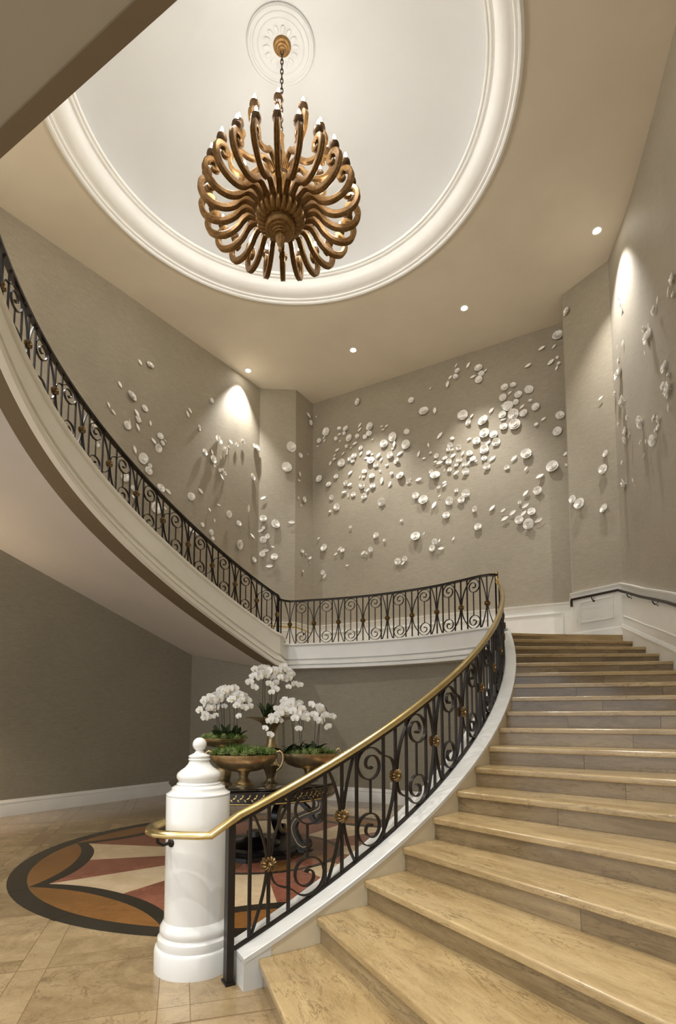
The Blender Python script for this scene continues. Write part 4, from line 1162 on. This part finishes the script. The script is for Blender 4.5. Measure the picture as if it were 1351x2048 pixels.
A_ = [(417,457,55,0),(882,442,50,0),(992,538,78,0),(58,585,16,0),(142,715,66,0),(85,797,42,0),(125,768,35,1),(128,793,32,1),(68,843,25,1),(255,690,36,0),(315,690,48,0),(300,730,32,0),(257,740,35,1),(230,777,35,0),(262,797,25,1),(343,772,60,0),(413,755,38,0),(438,660,48,1),(435,697,45,1),(525,675,68,0),(517,733,50,0),(482,762,38,0),(547,784,22,1),(625,668,30,1),(667,668,35,1),(640,700,32,1),(723,760,74,0),(645,823,66,0),(735,825,55,1),(720,860,25,0),(842,717,48,0),(840,830,76,0),(322,843,32,0),(392,820,50,1),(358,857,28,1),(445,857,42,0),(445,905,42,1),(238,875,42,1),(290,907,40,1),(218,920,38,1),(215,958,32,0),(180,990,42,1),(278,990,68,0),(387,928,48,0),(347,955,38,0),(375,972,38,0),(512,900,40,0),(492,943,42,1),(540,912,25,0),(533,968,66,0),(598,923,55,1),(620,958,38,1),(575,1003,50,0),(700,922,58,0),(782,907,60,1),(758,970,52,0),(670,1002,30,0),(948,910,52,1),(993,947,36,1),(1050,900,25,0),(475,1065,44,0),(540,1103,48,0),(437,1110,30,1),(470,1105,30,0),(613,1055,28,1),(712,1078,28,0),(788,1100,68,0),(230,1107,40,0),(353,1075,48,1),(85,1128,60,0),(165,1175,50,0),(315,1162,50,0),(350,1175,55,1),(627,1140,62,1),(462,1180,66,0),(547,1187,50,0),(697,1170,55,1),(857,1147,40,0),(875,1127,25,1),(948,1132,60,1),(300,1245,48,1),(338,1268,50,1),(380,1262,42,0),(503,1225,42,1),(478,1225,25,1),(473,1275,52,0),(192,1288,46,0),(237,1367,62,0),(178,1408,25,0),(627,1325,70,0),(920,1272,58,0),(988,1310,80,0),(797,1488,26,0),(357,1545,28,0),(580,1618,54,0),(650,1660,26,0),(922,1628,78,0),(993,1602,36,1),(78,1645,30,1),(127,1725,64,0),(263,1732,58,1),(288,1750,38,0),(228,1780,45,1),(467,1768,58,1),(497,1772,24,0),(532,1740,46,0),(767,1845,58,0),(827,1822,46,0),(812,1860,45,1),(325,1877,32,1),(117,1940,40,0),(130,1972,50,1),(1030,832,38,1)]
B_ = [(1042,93,80,0),(913,200,55,1),(1013,183,40,1),(1040,273,25,0),(987,312,62,1),(1052,320,30,0),(1035,357,40,1),(803,342,55,1),(215,337,36,1),(313,335,48,1),(222,380,42,0),(207,430,42,0),(165,432,35,1),(145,493,58,1),(397,363,62,0),(455,380,32,1),(418,405,46,0),(350,430,48,1),(400,455,58,0),(5,525,25,1),(608,518,60,0),(678,497,46,0),(808,535,66,0),(652,562,36,1),(597,600,56,0),(722,575,58,0),(820,625,30,0),(637,672,80,0),(700,637,46,0),(752,675,48,1),(592,660,30,1),(863,677,62,0),(1062,747,66,0),(500,705,52,1),(38,707,60,1),(270,745,80,0),(342,752,38,1),(438,790,82,0),(592,742,58,0),(683,735,84,0),(765,728,62,0),(598,780,50,1),(318,803,54,0),(600,838,58,0),(692,823,86,0),(928,775,42,1),(868,820,32,0),(1040,877,70,0),(447,890,76,0),(520,903,62,0),(80,910,62,1),(182,935,32,0),(320,938,38,1),(382,957,60,0),(540,963,64,0),(472,970,50,1),(163,987,44,0),(237,1005,48,0),(152,1023,36,0),(183,1025,30,1),(445,1023,72,0),(188,1075,50,1),(268,1052,44,1),(323,1058,50,0),(55,1077,42,0),(8,1052,25,1),(123,1097,42,0),(155,1127,50,0),(80,1132,55,1),(45,1125,30,1),(237,1110,46,0),(350,1102,50,0),(377,1120,28,1),(318,1133,46,1),(283,1150,38,0),(217,1150,34,0),(443,1095,44,0),(507,1095,62,1),(785,1063,82,0),(685,1095,60,1),(627,1170,42,0),(783,1180,42,1),(463,1162,56,0),(163,1190,38,0),(117,1193,25,1),(217,1217,56,1),(293,1203,56,0),(43,1240,78,0),(12,1207,36,0),(1000,1167,92,0),(897,1247,70,1),(1112,1055,50,1),(1112,1153,28,0),(118,1295,40,1),(123,1318,40,1),(75,1333,28,0),(215,1358,32,0),(295,1382,70,0),(258,1437,56,0),(162,1443,68,0),(78,1403,28,1),(35,1480,65,1),(783,1383,58,1),(880,1360,66,0),(132,1562,56,0),(368,1512,48,0),(508,1503,60,1),(733,1455,32,0),(780,1483,62,1),(598,1522,46,1),(677,1542,62,1),(765,1548,60,1),(830,1535,64,0),(613,1590,62,1),(728,1600,66,0),(805,1633,84,0),(887,1602,68,1),(393,1657,58,0),(190,1752,34,1),(40,1777,46,0),(77,1770,30,1),(22,1832,56,0),(90,1832,50,1)]
D_ = [(87,307,58,0),(337,940,40,1),(373,1343,48,0),(355,1460,66,0),(132,1678,56,0),(183,1710,76,0),(362,1747,64,0),(490,245,95,1),(742,290,70,0),(765,215,50,1),(663,430,60,0),(692,410,50,1),(693,485,110,0),(500,530,50,1),(468,560,48,1),(665,600,40,1),(480,660,56,0),(477,757,88,0),(443,895,35,0),(508,955,88,0),(785,725,48,1),(817,707,88,0),(843,765,50,0),(798,847,56,0),(845,870,120,0),(848,1000,60,1),(537,1078,40,0),(470,1122,48,1),(637,1110,96,0),(733,1082,60,0),(768,1085,68,0),(765,1147,46,0),(745,1170,30,0),(523,1177,66,0),(555,1195,55,1),(523,1240,55,0),(640,1255,32,0),(683,1255,46,0),(728,1243,84,0),(657,1357,42,1),(503,1405,36,0),(517,1563,86,0),(578,1535,32,1),(595,1577,36,1),(870,60,80,0),(848,155,80,1),(875,180,50,0)]
C_ = [(290,75,36,1),(347,93,40,0),(172,205,38,1),(240,273,60,0),(317,345,38,0),(103,325,32,1),(133,367,40,1),(268,373,45,1),(278,410,40,0),(213,445,48,0),(225,422,28,1),(273,457,45,1),(348,433,30,1),(408,508,38,0),(370,537,40,1),(418,550,30,0),(435,537,22,1),(397,577,46,0),(257,587,45,1),(307,640,60,0),(348,682,26,0),(338,712,46,0),(200,753,50,0),(248,817,40,0),(250,865,30,1),(408,815,50,0),(455,833,42,1),(383,930,64,0),(435,930,25,1),(583,358,34,1),(568,378,38,1),(708,300,28,0),(635,458,34,0),(750,530,52,0),(823,543,32,1),(808,570,16,0),(855,558,24,0),(892,540,28,0),(785,590,46,0),(668,602,38,0),(712,603,36,1),(717,645,46,0),(725,680,18,0),(763,632,24,1),(757,707,22,0),(773,705,20,0),(787,728,24,0),(767,748,40,1),(968,575,46,0),(950,748,42,0),(645,830,40,1),(588,863,44,0),(752,912,22,1),(697,940,26,1),(925,930,44,1),(808,965,42,0),(727,1003,22,1),(867,1020,32,0),(655,1027,26,0),(703,1073,36,0),(715,1108,24,0),(945,1095,38,1),(870,1145,54,0),(957,1233,32,0),(593,1055,40,0),(627,1075,35,0),(15,440,40,0),(38,557,30,0),(1180,572,56,0),(1155,692,58,0),(1016,872,36,1),(1017,993,40,0),(1088,1025,50,0),(1182,1013,40,1),(1003,1062,36,1),(1018,1047,20,0),(1017,1117,38,0),(1042,1098,32,0),(1072,1157,22,1),(1030,1180,40,1),(1012,1200,34,0),(1083,1217,40,0),(1053,1270,42,1),(1275,385,34,1),(1287,430,30,0),(1230,622,30,0),(1225,730,28,0),(1222,768,22,1),(1250,880,36,0),(1218,870,16,0),(1233,913,12,0),(1240,1183,22,0),(1262,1200,12,0),(1283,1222,30,1),(1285,1250,10,0),(1242,1300,20,0),(1275,613,10,0)]
ANG = {'wall_back': 36, 'wall_left': -48, 'pilaster_left': 6, 'pilaster_right': 35, 'wall_right': 62}
WORD = {'wall_left': 'on the left wall', 'pilaster_left': 'on the left pilaster', 'pilaster_right': 'on the right pilaster', 'wall_right': 'on the right wall'}
def zone(nm, x, y):
    if nm == 'wall_back':
        if y < 800: return 'on the back wall up near the ceiling'
        if x < 775 and y < 1015: return 'in the left cluster on the back wall'
        if x < 910 and y >= 1015: return 'low on the left of the back wall'
        if x >= 985 and y < 905: return 'in the upper right cluster on the back wall'
        if x >= 905 and y >= 925: return 'low on the right of the back wall'
        return 'in the middle cluster on the back wall'
    v = 'upper part' if y < 870 else ('middle part' if y < 960 else 'lower part')
    return WORD[nm] + ', ' + v
nfl = 0; CERS = []
for lst, x0, y0, sc in ((A_, 620, 700, 4.357), (B_, 860, 650, 4.097), (C_, 180, 700, 2.937), (D_, 1110, 540, 3.656)):
    for zx, zy, dpx, ty in lst:
        x, y = x0+zx/sc, y0+zy/sc
        h = wall_hit(x, y)
        if h is None: continue
        p, nm, e, depth = h
        diam = dpx/sc/FPX*depth*1.06
        if nm == 'wall_right': diam *= .97
        diam = max(diam, .035)
        n = np.array([e[1], -e[0]])
        rr = random.Random(nfl*13+5)
        stand = .012 + rr.random()*.018
        X = np.array([e[0], e[1], 0]); 
        th = math.radians(ANG[nm] + rr.gauss(0, 20)) if ty else rr.uniform(0, 2*PI)
        tiltx, tilty = rr.gauss(0, .16), rr.gauss(0, .16)
        Bm = Matrix(((X[0], 0, n[0], p[0]+n[0]*stand), (X[1], 0, n[1], p[1]+n[1]*stand), (0, 1, 0, p[2]), (0, 0, 0, 1)))
        S = diam/2
        T = Bm @ Matrix.Rotation(tiltx, 4, 'X') @ Matrix.Rotation(tilty, 4, 'Y') @ Matrix.Rotation(th, 4, 'Z') @ Matrix.Diagonal((S, S, S*.75, 1))
        me = PM[nfl % 4] if ty else FM[nfl % 5]
        o = place(me, 'ceramic_petal' if ty else 'ceramic_flower', None, T)
        z_ = zone(nm, x, y)
        if ty: tag(o, 'pointed white ceramic petal ' + z_, 'wall ornament', 'ceramic petals ' + z_)
        else:
            szw = 'large' if diam > .17 else ('small' if diam < .10 else 'medium')
            tag(o, szw + ' white ceramic flower ' + z_, 'wall ornament', szw + ' ceramic flowers ' + z_)
        nfl += 1
        CERS.append((x, o))

bylab = {}
for x, o in CERS: bylab.setdefault(o['label'], []).append((x, o))
for lab, its in bylab.items():
    if len(its) > 1:
        for i, (x, o) in enumerate(sorted(its, key=lambda q: q[0])): o['label'] = lab.replace(',', '') + ', ' + ordw(i) + ' from left'
# outlet plate on the wall under the landing
op = None
d_ = ray(783, 1571)
for a, b in zip(bl[:-1], bl[1:]):
    e = b-a; den = d_[0]*e[1]-d_[1]*e[0]
    t = (a[0]*e[1]-a[1]*e[0])/den; q = d_[:2]*t; s_ = np.dot(q-a, e)/np.dot(e, e)
    if t > 0 and 0 <= s_ <= 1: op = (d_*t+np.array([0, 0, EYE]), e/np.linalg.norm(e)); break
if op:
    p, e = op; n = np.array([e[1], -e[0]])
    Mx = Matrix(((e[0], 0, n[0], p[0]), (e[1], 0, n[1], p[1]), (0, 1, 0, p[2]), (0, 0, 0, 1)))
    ot = empty('wall_outlet', tuple(p)); tag(ot, 'small ivory outlet plate low on the wall under the landing', 'outlet')
    MB().box((-.035, -.057, 0), (.035, .057, .006)).build('plate', 'plastic', ot, False, 40, Mx)
    for s_ in (-.022, .022): MB().box((-.014, s_-.012, .006), (.014, s_+.012, .009)).build('socket', 'plastic', ot, False, 40, Mx)

# sconce on the olive wall, left of the photograph
sp = np.array([-6.25, LL[0][1] + (LL[1][1]-LL[0][1])*(-6.25-LL[0][0])/(LL[1][0]-LL[0][0])])
e = (LL[1]-LL[0])/np.linalg.norm(LL[1]-LL[0]); n = np.array([e[1], -e[0]])
ws = empty('wall_sconce', (sp[0], sp[1], 1.75)); tag(ws, 'brass wall sconce with small shade on the olive wall', 'lamp')
q = sp + n*.14
MB().tube([(sp[0], sp[1], 1.70), (sp[0]+n[0]*.07, sp[1]+n[1]*.07, 1.66), (q[0], q[1], 1.70), (q[0], q[1], 1.78)], .012, 8).build('arm', 'brass', ws, True)
MB().lathe([(.05, 1.68), (.05, 1.74), (.0, 1.76)], 16, (sp[0]+n[0]*.01, sp[1]+n[1]*.01, 0)).build('backplate', 'brass', ws, True)
MB().lathe([(.09, 1.78), (.06, 1.93)], 24, (q[0], q[1], 0)).build('shade', 'ceramic', ws, True)
l = bpy.data.lights.new('sconce_glow', 'POINT'); l.energy = 95; l.color = (1, .76, .5); l.shadow_soft_size = .05
o = bpy.data.objects.new('sconce_glow', l); C.objects.link(o); o.parent = ws; o.matrix_parent_inverse = world_of(ws).inverted(); o.location = (q[0], q[1], 1.84)
